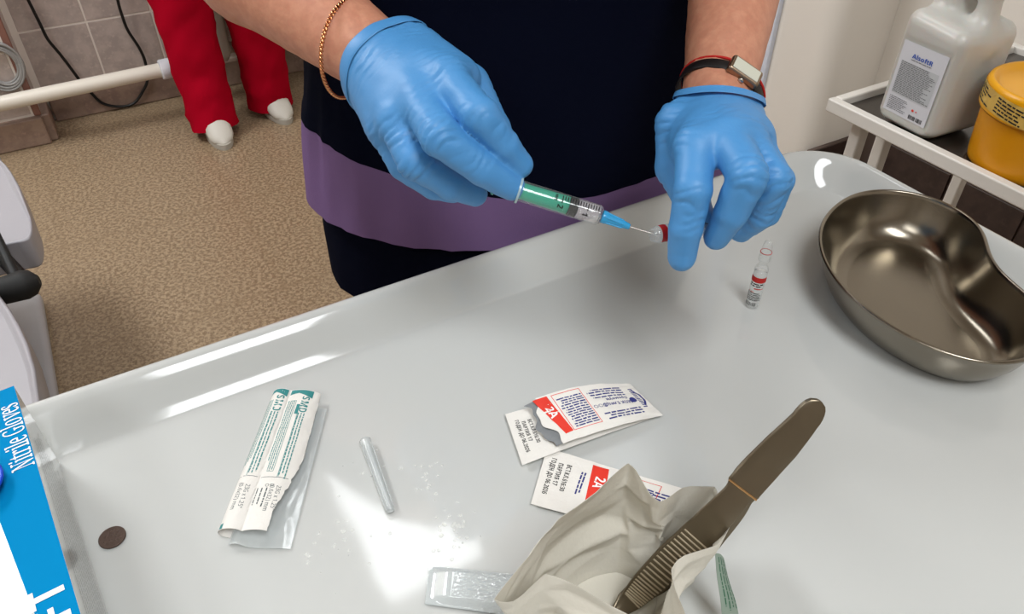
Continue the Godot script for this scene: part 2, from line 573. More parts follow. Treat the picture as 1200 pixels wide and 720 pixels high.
func room() -> void:
	var f := struct_("floor", slab(Vector3(-3.2, -0.1, -3.4), Vector3(2.1, 0, 3.2)), M.floor)
	struct_("ceiling", slab(Vector3(-3.2, 2.7, -3.4), Vector3(2.1, 2.8, 3.2)), M.ceiling)
	struct_("wall_left", slab(Vector3(-3.2, 0, -3.4), Vector3(-3.0, 2.7, 3.2)), M.wall)
	struct_("wall_front", slab(Vector3(-3.0, 0, 3.0), Vector3(2.1, 2.7, 3.2)), M.wall)
	# tiled wall at the back, with a pilaster standing out on the left
	var wb := struct_("wall_back", slab(Vector3(-3.0, 0, -3.4), Vector3(1.6, 2.7, -3.126)), M.grout)
	tiles(wb, "tile", Vector3(-0.17, 0.105, -3.126), Vector3.RIGHT, Vector3.UP, 8, 7, 0.2195, 0.2195, M.tile)
	var wp := struct_("wall_pilaster", slab(Vector3(-3.0, 0, -3.126), Vector3(-0.19, 2.7, -2.955)), M.grout)
	tiles(wp, "tile", Vector3(-0.2195 * 3 - 0.215, 0.105, -2.955), Vector3.RIGHT, Vector3.UP, 3, 7, 0.2195, 0.2195, M.tile)
	tiles(wp, "tile", Vector3(-0.19, 0.105, -2.957), Vector3(0, 0, -1), Vector3.UP, 1, 7, 0.165, 0.2195, M.tile)
	var b := MB.new()
	b.bbox(Vector3(-0.1995, 1.0, -2.9565), Vector3(0.022, 1.8, 0.014), 0.004)
	put("corner_strip", b, plain(Color(0.52, 0.36, 0.31), 0.5), wp)
	# skirting tiles
	b = MB.new()
	b.bbox(Vector3(0.72, 0.05, -3.115), Vector3(1.76, 0.10, 0.03), 0.006)
	struct_("baseboard_back", b, M.skirting)
	b = MB.new()
	b.bbox(Vector3(-1.59, 0.05, -2.945), Vector3(2.8, 0.10, 0.03), 0.006)
	b.bbox(Vector3(-0.18, 0.05, -3.03), Vector3(0.03, 0.10, 0.16), 0.006)
	struct_("baseboard_pilaster", b, M.skirting)
	# plain wall return on the right and the wall with the dark tiled dado
	var ret := MB.new()
	ret.bbox(Vector3(1.85, 1.35, -2.305), Vector3(0.5, 2.84, 2.19), 0.06, Basis.IDENTITY, 8)
	struct_("wall_return", ret, M.wall)
	var wr := struct_("wall_right", slab(Vector3(1.8, 0, -1.21), Vector3(2.1, 2.7, 3.2)), M.wall)
	b = MB.new()
	b.bbox(Vector3(1.803, 0.16, 0.9), Vector3(0.012, 0.32, 4.2), 0.002)
	b.bbox(Vector3(1.702, 0.15, -1.205), Vector3(0.196, 0.30, 0.012), 0.002)
	put("dado_backing", b, M.dark_grout, wr)
	tiles(wr, "dado_tile", Vector3(1.797, 0.0, 0.285), Vector3(0, 0, -1), Vector3.UP, 7, 1, 0.2, 0.32, [M.dark_tile])
	tiles(wr, "dado_tile", Vector3(1.61, 0.0, -1.199), Vector3.RIGHT, Vector3.UP, 1, 1, 0.18, 0.30, [M.dark_tile])
	b = MB.new()
	b.bbox(Vector3(1.594, 1.35, -1.425), Vector3(0.016, 2.7, 0.06), 0.004)
	struct_("trim_1", b, plain(Color(0.85, 0.87, 0.92), 0.4))

# ------------------------------------------------------------------ tray on its table
func tray() -> void:
	var x0 := -0.36
	var x1 := 0.705
	var z0 := -0.512
	var z1 := 0.06
	var t := thing("instrument_tray", "large white enamelled tray with a raised rounded rim, spread with medical supplies", "tray", Vector3((x0 + x1) / 2, 0.842, (z0 + z1) / 2))
	var r := 0.062
	var n := 14
	var outline := []       # [point, outward]
	for q in 4:
		var c: Vector2 = [Vector2(x1 - r, z1 - r), Vector2(x0 + r, z1 - r), Vector2(x0 + r, z0 + r), Vector2(x1 - r, z0 + r)][q]
		for k in n + 1:
			var a := PI / 2 * (q + float(k) / n)
			outline.append([c, Vector2.from_angle(a)])
	var prof := [[0.012, 0.842], [0.004, 0.852], [-0.001, 0.862], [-0.004, 0.868], [-0.0062, 0.8725], [-0.0058, 0.8765], [-0.0035, 0.8792], [0.0, 0.8800], [0.0035, 0.8792], [0.0085, 0.8755], [0.0145, 0.8683], [0.0205, 0.8608], [0.0255, 0.8552], [0.0290, 0.8521], [0.0305, 0.8509], [0.0316, 0.8503], [0.0330, 0.85], [0.036, 0.85], [0.041, 0.85]]
	var rs := []
	for p in prof:
		var ring := []
		for o in outline:
			var d: Vector2 = o[0] + o[1] * (r - p[0])
			ring.append(Vector3(d.x, p[1], d.y))
		rs.append(ring)
	var b := MB.new()
	b.rings(rs, true, true, false, true)
	# the floor of the tray: shrinking rings, so that the shading stays even
	var fl := []
	for s in [1.0, 0.9, 0.6, 0.2]:
		var ring := []
		for p in rs[-1]: ring.append(Vector3((x0 + x1) / 2, 0.85, (z0 + z1) / 2).lerp(p, s))
		fl.append(ring)
	b.rings(fl, true, false, true, true)
	put("tray_shell", b, M.enamel, t)
	# dried drops on the enamel
	b = MB.new()
	var g2 := RandomNumberGenerator.new()
	g2.seed = 15
	for q in [[528, 622, 34, 0.020], [505, 560, 16, 0.018], [395, 640, 26, 0.030], [560, 690, 8, 0.012], [440, 545, 8, 0.02]]:
		for k in int(q[2]):
			var p := on_level(q[0], q[1], 0.8502) + Vector3(g2.randfn() * q[3] * 0.5, 0, g2.randfn() * q[3] * 0.5)
			var rr := g2.randf_range(0.0004, 0.0018)
			b.lathe([[rr, 0.0], [rr * 0.7, 0.00012], [0.0, 0.00015]], 9, p)
	put("dried_drops", b, clear(Color(1.0, 1.0, 0.98), 0.30, 0.5), t).set_meta("kind", "stuff")
	# table frame under the tray
	var g := thing("instrument_table", "white wheeled tubular table that carries the enamelled tray", "table", Vector3((x0 + x1) / 2, 0, (z0 + z1) / 2))
	b = MB.new()
	for s in [-1, 1]:
		b.bar(Vector3(x0 + 0.05, 0.827, (z0 + z1) / 2 + s * 0.235), Vector3(x1 - 0.05, 0.827, (z0 + z1) / 2 + s * 0.235), 0.025, 0.028, 0.004)
		b.bar(Vector3((x0 + x1) / 2 + s * 0.47, 0.827, z0 + 0.06), Vector3((x0 + x1) / 2 + s * 0.47, 0.827, z1 - 0.06), 0.025, 0.028, 0.004)
	put("frame", b, M.white_metal, g)
	for sx in [-1, 1]:
		for sz in [-1, 1]:
			var p := Vector3((x0 + x1) / 2 + sx * 0.47, 0, (z0 + z1) / 2 + sz * 0.235)
			b = MB.new()
			b.tube([p + Vector3(0, 0.82, 0), p + Vector3(0, 0.09, 0)], 0.0125, 12)
			var leg := put("leg", b, M.white_metal, g)
			b = MB.new()
			b.lathe([[0.0, -0.012], [0.03, -0.012], [0.036, -0.006], [0.036, 0.006], [0.03, 0.012], [0.0, 0.012]], 20, p + Vector3(0.01, 0.0365, 0), Vector3.RIGHT)
			b.bar(p + Vector3(0.01, 0.1, 0), p + Vector3(0.01, 0.04, 0.0), 0.034, 0.016, 0.003, Vector3.BACK)
			put("caster", b, M.rubber, leg)

# ------------------------------------------------------------------ hands
# joints are given as (picture x, picture y, depth); r in metres
func J(a: Array) -> Vector3:
	return at_depth(a[0], a[1], a[2])

func glove(parent: Node3D, wrist: Vector3, cuff: Vector3, fore: Vector3, wr: float, palm: Array, fingers: Array, seed_: int, fold: float) -> void:
	var lo := wrist
	var hi := wrist
	for fi in fingers:
		for j in fi.j:
			lo = lo.min(J(j)); hi = hi.max(J(j))
	lo = lo.min(cuff) - Vector3.ONE * 0.05
	hi = hi.max(cuff) + Vector3.ONE * 0.05
	var s := Flesh.new(lo, hi, 0.0016)
	var back := (fore - wrist).normalized()
	s.bone(cuff + back * 0.03, wrist, wr * 1.05, wr * 0.96, 0.012)
	for q in palm: s.bone(J(q[0]), J(q[1]), q[2], q[3], 0.014)
	for fi in fingers:
		var j: Array = fi.j
		var r: Array = fi.r
		if not fi.get("thumb", false): s.bone(wrist.lerp(J(j[0]), 0.25), J(j[0]), wr * 0.62, r[0] * 1.04, 0.013)
		for k in j.size() - 1:
			s.bone(J(j[k]), J(j[k + 1]), r[k], r[k + 1], 0.0035 if k == 0 else 0.0018)
	s.slice(cuff, back, wr * 2.6)
	var b := MB.new()
	s.net(b)
	# creases across the joints and at the cuff, drawn into the rubber
	var m := b.mesh().surface_get_arrays(0)
	var nn: PackedVector3Array = m[Mesh.ARRAY_NORMAL]
	var g := FastNoiseLite.new()
	g.seed = seed_; g.frequency = 60.0; g.fractal_octaves = 2
	var folds := []
	for fi in fingers:
		for k in range(0, fi.j.size() - 1):
			var p := J(fi.j[k])
			var ax := (J(fi.j[k + 1]) - J(fi.j[maxi(0, k - 1)])).normalized()
			if k == 0: ax = (J(fi.j[1]) - p).normalized()
			folds.append([p, ax, fi.r[k] * (1.5 if k else 1.8), 0.0012 if k else 0.0009])
	folds.append([cuff - back * 0.012, back, wr * 1.3, 0.0016])
	folds.append([wrist - back * 0.01, back, wr * 1.3, 0.0012])
	for i in b.v.size():
		var p := b.v[i]
		var d := 0.0
		for q in folds:
			var e: Vector3 = p - q[0]
			var l: float = e.length() / q[2]
			if l < 1.4:
				var x: float = e.dot(q[1]) + 0.0030 * g.get_noise_3dv(p * 0.55)
				var amp: float = q[3] * exp(-l * l * 1.6)
				var wave := sin(x * TAU / 0.0068 + 6.0 * g.get_noise_3dv(p * 0.35 + q[1] * 3.0))
				d += amp * (wave * 0.5 - 1.3 * pow(maxf(0.0, -wave), 4.0)) * clampf(0.25 + 1.9 * g.get_noise_3dv(p * 0.35 + Vector3(5, 1, 2)), 0.0, 1.0)
		d += 0.0007 * g.get_noise_3dv(p * 0.6) + 0.0008 * g.get_noise_3dv(p * 0.25)
		b.v[i] = p + nn[i] * d
	var gl := put("glove", b, M.glove, parent)
	# the turned edge of the cuff follows the rubber's outline
	var side := back.cross(Vector3.UP).normalized()
	var up := side.cross(back)
	var outline := func(at: float, tol: float) -> Array:
		var far := []
		far.resize(36); far.fill(0.0)
		for p in b.v:
			var q: Vector3 = p - cuff
			if absf(q.dot(back) - at) > tol or q.length() > wr * 2.2: continue
			var k := int(fposmod(atan2(q.dot(up), q.dot(side)) / TAU, 1.0) * 36) % 36
			far[k] = maxf(far[k], (q - back * q.dot(back)).length())
		var out := []
		for k in 36: out.append((far[k] * 2.0 + far[(k + 35) % 36] + far[(k + 1) % 36]) / 4.0)
		return out
	var r0: Array = outline.call(-0.0008, 0.0012)
	var r1: Array = outline.call(-fold, 0.0012)
	var rs := []
	for pr in [[-fold, 0.0001], [-fold * 0.9, 0.0011], [-fold * 0.4, 0.0016], [0.0, 0.0019], [0.0012, 0.0012], [0.0014, 0.0002], [0.0004, -0.0014]]:
		var r := []
		for k in 72:
			var a := TAU * (k / 2.0 + 0.5) / 36
			var k0 := k / 2
			var k1 := (k0 + (k % 2)) % 36
			var base: float = lerpf((r0[k0] + r0[k1]) / 2.0, (r1[k0] + r1[k1]) / 2.0, clampf(-pr[0] / fold, 0.0, 1.0))
			r.append(cuff + (side * cos(a) + up * sin(a)) * (base + pr[1] * (1.0 if fold > 0.005 else 0.5)) + back * (pr[0] + 0.0012 * sin(2 * a + seed_) + 0.0006 * sin(5 * a)))
		rs.append(r)
	b = MB.new()
	b.rings(rs, true)
	put("cuff_fold", b, M.glove, gl)

func ring_of(c: Vector3, rx: float, rz: float, n: int, bump: Callable) -> Array:
	var r := []
	for i in n:
		var t := TAU * i / n
		var k: float = 1.0 + bump.call(t)
		r.append(c + Vector3(cos(t) * rx * k, 0, sin(t) * rz * k))
	return r

func torso_at(y: float, fat := 1.0) -> Array:      # centre x, z, half width, half depth
	var keys := [[0.70, 0.278, 0.170, -0.700], [0.82, 0.274, 0.168, -0.700], [0.95, 0.258, 0.158, -0.702], [1.08, 0.232, 0.150, -0.705], [1.22, 0.225, 0.150, -0.700], [1.32, 0.215, 0.130, -0.700], [1.39, 0.185, 0.098, -0.698], [1.43, 0.115, 0.078, -0.690], [1.455, 0.072, 0.066, -0.680]]
	for k in keys.size() - 1:
		if y <= keys[k + 1][0] or k == keys.size() - 2:
			var t := clampf((y - keys[k][0]) / (keys[k + 1][0] - keys[k][0]), 0.0, 1.0)
			return [0.43, lerpf(keys[k][3], keys[k + 1][3], t), lerpf(keys[k][1], keys[k + 1][1], t) * fat, lerpf(keys[k][2], keys[k + 1][2], t) * fat]
	return [0.43, -0.7, 0.2, 0.15]

func folds_at(t: float, y: float) -> float:
	return 0.010 * noise.get_noise_3d(cos(t) * 2.2, y * 2.6 + sin(t) * 1.2, sin(t) * 2.2) + 0.012 * noise.get_noise_3d(cos(t) * 5.0 + 9.0, y * 5.0 - cos(t) * 3.0, sin(t) * 5.0) * smoothstep(1.35, 1.0, y)

func cloth_tube(path: Array, radii: Array, seed_: int, amp := 0.004, seg := 28) -> MB:
	var b := MB.new()
	var fine := []
	var rr := []
	for j in path.size() - 1:
		for k in 6:
			fine.append((path[j] as Vector3).lerp(path[j + 1], k / 6.0)); rr.append(lerpf(radii[j], radii[j + 1], k / 6.0))
	fine.append(path[-1]); rr.append(radii[-1])
	b.tube(fine, rr, seg, true)
	for i in b.v.size():
		var p := b.v[i]
		var j := mini(i / seg, fine.size() - 1)
		var d: Vector3 = p - fine[j]
		if d.length() > 0.01 and i < fine.size() * seg:
			b.v[i] = p + d.normalized() * amp * (noise.get_noise_3d(p.x * 14 + seed_, p.y * 22, p.z * 14) + 0.6 * noise.get_noise_3d(p.x * 7, p.y * 9 + seed_, p.z * 7))
	return b

func nurse() -> void:
	var t := thing("person", "person in navy tunic and blue gloves, holding a syringe to an ampoule", "person", Vector3(0.43, 0, -0.70))
	var Wr := J([440, 68, 0.578])       # the wrist on the left of the picture
	var Er := Vector3(0.115, 1.135, -0.775)
	var Sr := Vector3(0.235, 1.35, -0.70)
	var Wl := J([840, 116, 0.598])
	var El := Wl + (J([859, 0, 0.645]) - Wl) * 2.6
	var Sl := Vector3(0.625, 1.35, -0.70)
	var s := Flesh.new(Vector3(0.0, -0.01, -0.95), Vector3(0.86, 1.72, -0.26), 0.0095)
	for k in [[0.78, 0.90], [0.90, 1.05], [1.05, 1.2], [1.2, 1.33]]:
		var a := torso_at(k[0], 0.9)
		var c := torso_at(k[1], 0.9)
		for q in [-1, 0, 1]:
			s.bone(Vector3(a[0] + q * (a[2] - a[3]), k[0], a[1]), Vector3(c[0] + q * (c[2] - c[3]), k[1], c[1]), a[3] * 0.93, c[3] * 0.93, 0.03)
	s.bone(Sr, Sl, 0.055, 0.055, 0.04)
	s.bone(Vector3(0.43, 1.38, -0.70), Vector3(0.43, 1.50, -0.665), 0.058, 0.052, 0.03)
	# head, looking down at the hands
	s.bone(Vector3(0.43, 1.585, -0.645), Vector3(0.43, 1.60, -0.68), 0.078, 0.088, 0.03)
	s.bone(Vector3(0.43, 1.535, -0.60), Vector3(0.43, 1.57, -0.63), 0.045, 0.06, 0.03)
	s.bone(Vector3(0.43, 1.59, -0.57), Vector3(0.43, 1.553, -0.553), 0.010, 0.016, 0.012)
	for q in [-1, 1]:
		s.bone(Vector3(0.43 + q * 0.086, 1.595, -0.665), Vector3(0.43 + q * 0.09, 1.56, -0.655), 0.016, 0.011, 0.006)
	# legs and feet
	for q in [-1, 1]:
		var hp := Vector3(0.43 + q * 0.10, 0.88, -0.70)
		var kn := Vector3(0.43 + q * 0.11, 0.48, -0.69)
		var an := Vector3(0.43 + q * 0.115, 0.08, -0.72)
		s.bone(hp, kn, 0.085, 0.055, 0.03); s.bone(kn, an, 0.052, 0.035, 0.02)
		s.bone(an + Vector3(0, -0.035, -0.03), an + Vector3(q * 0.015, -0.05, 0.08), 0.03, 0.02, 0.02)
	# arms: upper arm thicker than forearm, forearm tapering to the wrist
	s.bone(Sr, Er, 0.056, 0.050, 0.03); s.bone(Er, Er.lerp(Wr, 0.40), 0.046, 0.0465, 0.02); s.bone(Er.lerp(Wr, 0.40), Wr, 0.0465, 0.0285, 0.012)
	s.bone(Sl, El, 0.056, 0.048, 0.03); s.bone(El, El.lerp(Wl, 0.40), 0.047, 0.0435, 0.02); s.bone(El.lerp(Wl, 0.40), Wl, 0.0435, 0.0270, 0.012)
	# palms inside the gloves
	s.bone(Wr, J([492, 125, 0.535]), 0.024, 0.018, 0.01); s.bone(Wl, J([850, 165, 0.53]), 0.023, 0.018, 0.01)
	var b := MB.new()
	s.net(b)
	put("body", b, M.skin, t)
	# hair
	s = Flesh.new(Vector3(0.30, 1.48, -0.86), Vector3(0.56, 1.74, -0.54), 0.006)
	s.bone(Vector3(0.43, 1.612, -0.66), Vector3(0.43, 1.608, -0.70), 0.088, 0.094, 0.02)
	s.bone(Vector3(0.43, 1.56, -0.73), Vector3(0.43, 1.60, -0.72), 0.06, 0.07, 0.02)
	s.bone(Vector3(0.43, 1.63, -0.80), Vector3(0.43, 1.635, -0.805), 0.038, 0.036, 0.01)
	s.bone(Vector3(0.43, 1.56, -0.53), Vector3(0.43, 1.575, -0.56), 0.075, 0.075, 0.01, Vector3.ZERO, true)
	b = MB.new()
	s.net(b)
	put("hair", b, M.hair, t)
	for q in [-1, 1]:
		b = MB.new()
		b.lathe([[0.0, -0.011], [0.008, -0.008], [0.011, 0.0], [0.008, 0.008], [0.0, 0.011]], 14, Vector3(0.43 + q * 0.03, 1.588, -0.578), Vector3(0, -0.3, 1))
		var eye := put("eye", b, plain(Color(0.9, 0.89, 0.87), 0.2), t)
		b = MB.new()
		b.lathe([[0.0, 0.0], [0.005, -0.001], [0.0055, -0.002]], 12, Vector3(0.43 + q * 0.03, 1.5846, -0.5672), Vector3(0, -0.3, 1))
		put("iris", b, plain(Color(0.2, 0.13, 0.08), 0.2), eye)
	b = MB.new()
	b.tube([Vector3(0.408, 1.522, -0.571), Vector3(0.43, 1.520, -0.556), Vector3(0.452, 1.522, -0.571)], [0.003, 0.0065, 0.003], 10)
	put("mouth", b, plain(Color(0.62, 0.28, 0.26), 0.4), t)
	# tunic with a purple hem
	var low := func(a: float) -> float: return 0.832 - 0.030 * cos(a)
	var top := func(a: float) -> float: return 0.890 - 0.018 * cos(a) + 0.046 * cos(a) * cos(a) + (0.0 if sin(a) > 0 else 0.02 * -sin(a))
	var skirt := func(a: float, y: float, out: float) -> Vector3:
		var q := torso_at(y)
		var k := 1.0 + folds_at(a, y) * 1.6 + out
		return Vector3(q[0] + cos(a) * q[2] * k, y, q[1] + sin(a) * q[3] * k)
	b = MB.new()
	var rs := []
	for j in 13:
		var r := []
		for i in 120:
			var a := TAU * i / 120
			r.append(skirt.call(a, lerpf(low.call(a), top.call(a), j / 12.0), 0.012))
		rs.append(r)
	for j in range(12, -1, -3):
		var r := []
		for i in 120:
			var a := TAU * i / 120
			r.append(skirt.call(a, lerpf(low.call(a), top.call(a), j / 12.0), 0.0))
		rs.append(r)
	b.rings(rs, true, false, false, true)
	put("purple_hem", b, M.purple, t)
	b = MB.new()
	rs = []
	for j in 61:
		var r := []
		for i in 120:
			var a := TAU * i / 120
			r.append(skirt.call(a, lerpf(top.call(a) - 0.004, 1.452, j / 60.0), 0.014 if j < 2 else 0.008))
		rs.append(r)
	b.rings(rs, true, false, false, true)
	var tu := put("tunic", b, M.navy, t)
	put("sleeve", cloth_tube([Sr + Vector3(0.04, 0.03, 0), Sr.lerp(Er, 0.35), Sr.lerp(Er, 0.80)], [0.070, 0.072, 0.076], 3), M.navy, tu)
	put("sleeve", cloth_tube([Sl + Vector3(-0.04, 0.03, 0), Sl.lerp(El, 0.35), Sl.lerp(El, 0.75)], [0.070, 0.072, 0.074], 8), M.navy, tu)
	# trousers
	b = MB.new()
	rs = []
	for y in [0.93, 0.88, 0.82, 0.76]:
		var q := torso_at(y, 0.95)
		rs.append(ring_of(Vector3(q[0], y, q[1]), q[2], q[3], 60, func(a): return folds_at(a, y)))
	b.rings(rs, true, true, true, false)
	var tr := put("trousers", b, M.navy, t)
	for q in [-1, 1]:
		put("trouser_leg", cloth_tube([Vector3(0.43 + q * 0.118, 0.84, -0.70), Vector3(0.43 + q * 0.118, 0.62, -0.695), Vector3(0.43 + q * 0.116, 0.40, -0.695), Vector3(0.43 + q * 0.116, 0.045, -0.715)], [0.128, 0.120, 0.100, 0.088], 5 + q, 0.010), M.navy, tr)
		var an := Vector3(0.43 + q * 0.115, 0.0, -0.72)
		put("shoe", shoe(an, Vector3(q * 0.12, 0, 1).normalized(), 0.25), plain(Color(0.85, 0.84, 0.82), 0.5), t)
	# gloves
	glove(t, Wr, J([446, 66, 0.577]), J([372, 12, 0.605]), 0.0300, [
		[[455, 85, 0.575], [500, 118, 0.535], 0.024, 0.016],
		[[450, 110, 0.575], [468, 150, 0.55], 0.024, 0.018],
		[[480, 60, 0.575], [535, 92, 0.54], 0.022, 0.017]], [
		{"j": [[524, 92, 0.522], [562, 136, 0.497], [590, 170, 0.512], [609, 193, 0.524]], "r": [0.0140, 0.0128, 0.0112, 0.0094]},
		{"j": [[493, 120, 0.520], [516, 161, 0.495], [566, 199, 0.510], [599, 219, 0.524]], "r": [0.0145, 0.0132, 0.0116, 0.0098]},
		{"j": [[466, 142, 0.530], [487, 188, 0.520], [528, 216, 0.540], [557, 227, 0.554]], "r": [0.0145, 0.0130, 0.0112, 0.0094]},
		{"j": [[452, 150, 0.548], [474, 193, 0.545], [508, 218, 0.562], [532, 224, 0.574]], "r": [0.0130, 0.0116, 0.0102, 0.0088]},
		{"j": [[488, 62, 0.570], [550, 100, 0.560], [578, 150, 0.560], [596, 192, 0.556]], "r": [0.0180, 0.0150, 0.0125, 0.0105], "thumb": true}], 41, 0.010)
	glove(t, J([838, 128, 0.586]), J([838, 118, 0.592]), J([852, 20, 0.576]), 0.0312, [
		[[838, 130, 0.575], [848, 165, 0.530], 0.025, 0.017],
		[[800, 145, 0.565], [812, 178, 0.538], 0.017, 0.015],
		[[858, 142, 0.570], [876, 168, 0.540], 0.020, 0.016]], [
		{"j": [[815, 172, 0.512], [812, 222, 0.500], [804, 268, 0.512], [799, 301, 0.524]], "r": [0.0140, 0.0125, 0.0112, 0.0095]},
		{"j": [[853, 163, 0.512], [876, 206, 0.487], [857, 250, 0.504], [840, 277, 0.520]], "r": [0.0145, 0.0130, 0.0112, 0.0095]},
		{"j": [[872, 163, 0.520], [905, 208, 0.503], [889, 250, 0.526], [868, 270, 0.543]], "r": [0.0140, 0.0122, 0.0108, 0.0090]},
		{"j": [[882, 165, 0.536], [912, 212, 0.530], [898, 250, 0.550], [880, 264, 0.565]], "r": [0.0120, 0.0108, 0.0098, 0.0084]},
		{"j": [[795, 145, 0.560], [792, 195, 0.566], [812, 238, 0.560], [823, 258, 0.548]], "r": [0.0170, 0.0150, 0.0125, 0.0105], "thumb": true}], 42, 0.004)
	# bracelet of twisted gold links on the near forearm
	b = MB.new()
	var c := J([410, 57, 0.590])
	var ax := (J([440, 68, 0.578]) - Er).normalized()
	var tilt := (ax + (cam_basis * Vector3(0.45, 0.2, 0.0))).normalized()
	var e1 := tilt.cross(Vector3.UP).normalized()
	var e2 := e1.cross(tilt)
	var n := 76
	for k in n:
		var a := TAU * k / n
		var rr := 0.0372
		var p := c + (e1 * cos(a) * rr + e2 * sin(a) * rr)
		var tan := (-e1 * sin(a) + e2 * cos(a))
		var nr := (p - c).normalized()
		b.tube([p - tan * 0.0017 + tilt * 0.0015, p + nr * 0.0008, p + tan * 0.0017 - tilt * 0.0015], [0.0007, 0.0014, 0.0007], 6)
	put("bracelet", b, plain(Color(0.80, 0.55, 0.38), 0.22, 1.0), t, "thin twisted rose gold chain bracelet")
	watch(t, Wl, El)

func shoe(at: Vector3, dir: Vector3, l: float) -> MB:
	var b := MB.new()
	var s := dir.cross(Vector3.UP)
	var rs := []
	for k in 13:
		var u := k / 12.0
		var w := l * (0.13 + 0.07 * sin(u * PI * 0.9)) * sqrt(clampf(minf(u, 1.0 - u) * 9.0, 0.02, 1.0))
		var h := lerpf(0.105, 0.055, smoothstep(0.42, 0.9, u)) * sqrt(clampf(minf(u * 9.0, (1.0 - u) * 4.5), 0.05, 1.0))
		var r := []
		for i in 16:
			var a := TAU * i / 16
			r.append(at + dir * (l * (u - 0.3)) + s * cos(a) * w + Vector3.UP * maxf(0.001, h * 0.45 + sin(a) * h * 0.55))
		rs.append(r)
	b.rings(rs, true, true, true, true)
	return b

func watch(t: Node3D, wrist: Vector3, elbow: Vector3) -> void:
	var ax := (elbow - wrist).normalized()
	var c := J([842, 113, 0.606])
	var out := (J([874, 88, 0.565]) - c)
	var tilt := (ax + cam_basis * Vector3(0.26, 0.05, 0.0)).normalized()
	out = (out - tilt * out.dot(tilt)).normalized()
	var e := tilt.cross(out).normalized()
	var r := 0.0335
	var w := Node3D.new()
	w.name = "wristwatch"
	t.add_child(w)
	w.position = c - t.position
	tag(w, "small rectangular silver wristwatch on a dark strap")
	var b := MB.new()
	var rs := []
	for k in 49:
		var a := TAU * k / 48
		var d := out * cos(a) + e * sin(a)
		var q := []
		for o in [[-0.0045, -0.001], [0.0045, -0.001], [0.0040, 0.0010], [-0.0040, 0.0010]]: q.append(c + d * (r + o[1]) + tilt * o[0])
		rs.append(q)
	b.rings(rs, true)
	put("strap", b, plain(Color(0.05, 0.02, 0.02), 0.5), w)
	b = MB.new()
	var bas := Basis(e, tilt, out * -1.0 if false else e.cross(tilt))
	var o3 := c + out * (r + 0.002)
	b.bbox(o3, Vector3(0.027, 0.015, 0.007), 0.0025, bas)
	put("case", b, plain(Color(0.62, 0.54, 0.46), 0.3, 1.0), w)
	b = MB.new()
	b.bbox(o3 + out * 0.0033, Vector3(0.022, 0.0105, 0.0012), 0.0005, bas)
	put("dial", b, plain(Color(0.80, 0.80, 0.74), 0.2), w)
	b = MB.new()
	b.lathe([[0.0, 0.0], [0.002, 0.0], [0.0024, 0.0008], [0.0024, 0.0022], [0.0, 0.003]], 12, o3 - tilt * 0.008, -tilt)
	put("crown", b, M.chrome, w)
	# red thread beside the strap
	b = MB.new()
	var path := []
	for k in 41:
		var a := TAU * k / 40
		path.append(c + tilt * 0.0065 + (out * cos(a) + e * sin(a)) * (r + 0.0006))
	b.tube(path, 0.0010, 6, false)
	put("red_thread_bracelet", b, plain(Color(0.72, 0.08, 0.05), 0.8), t, "thin red thread bracelet")

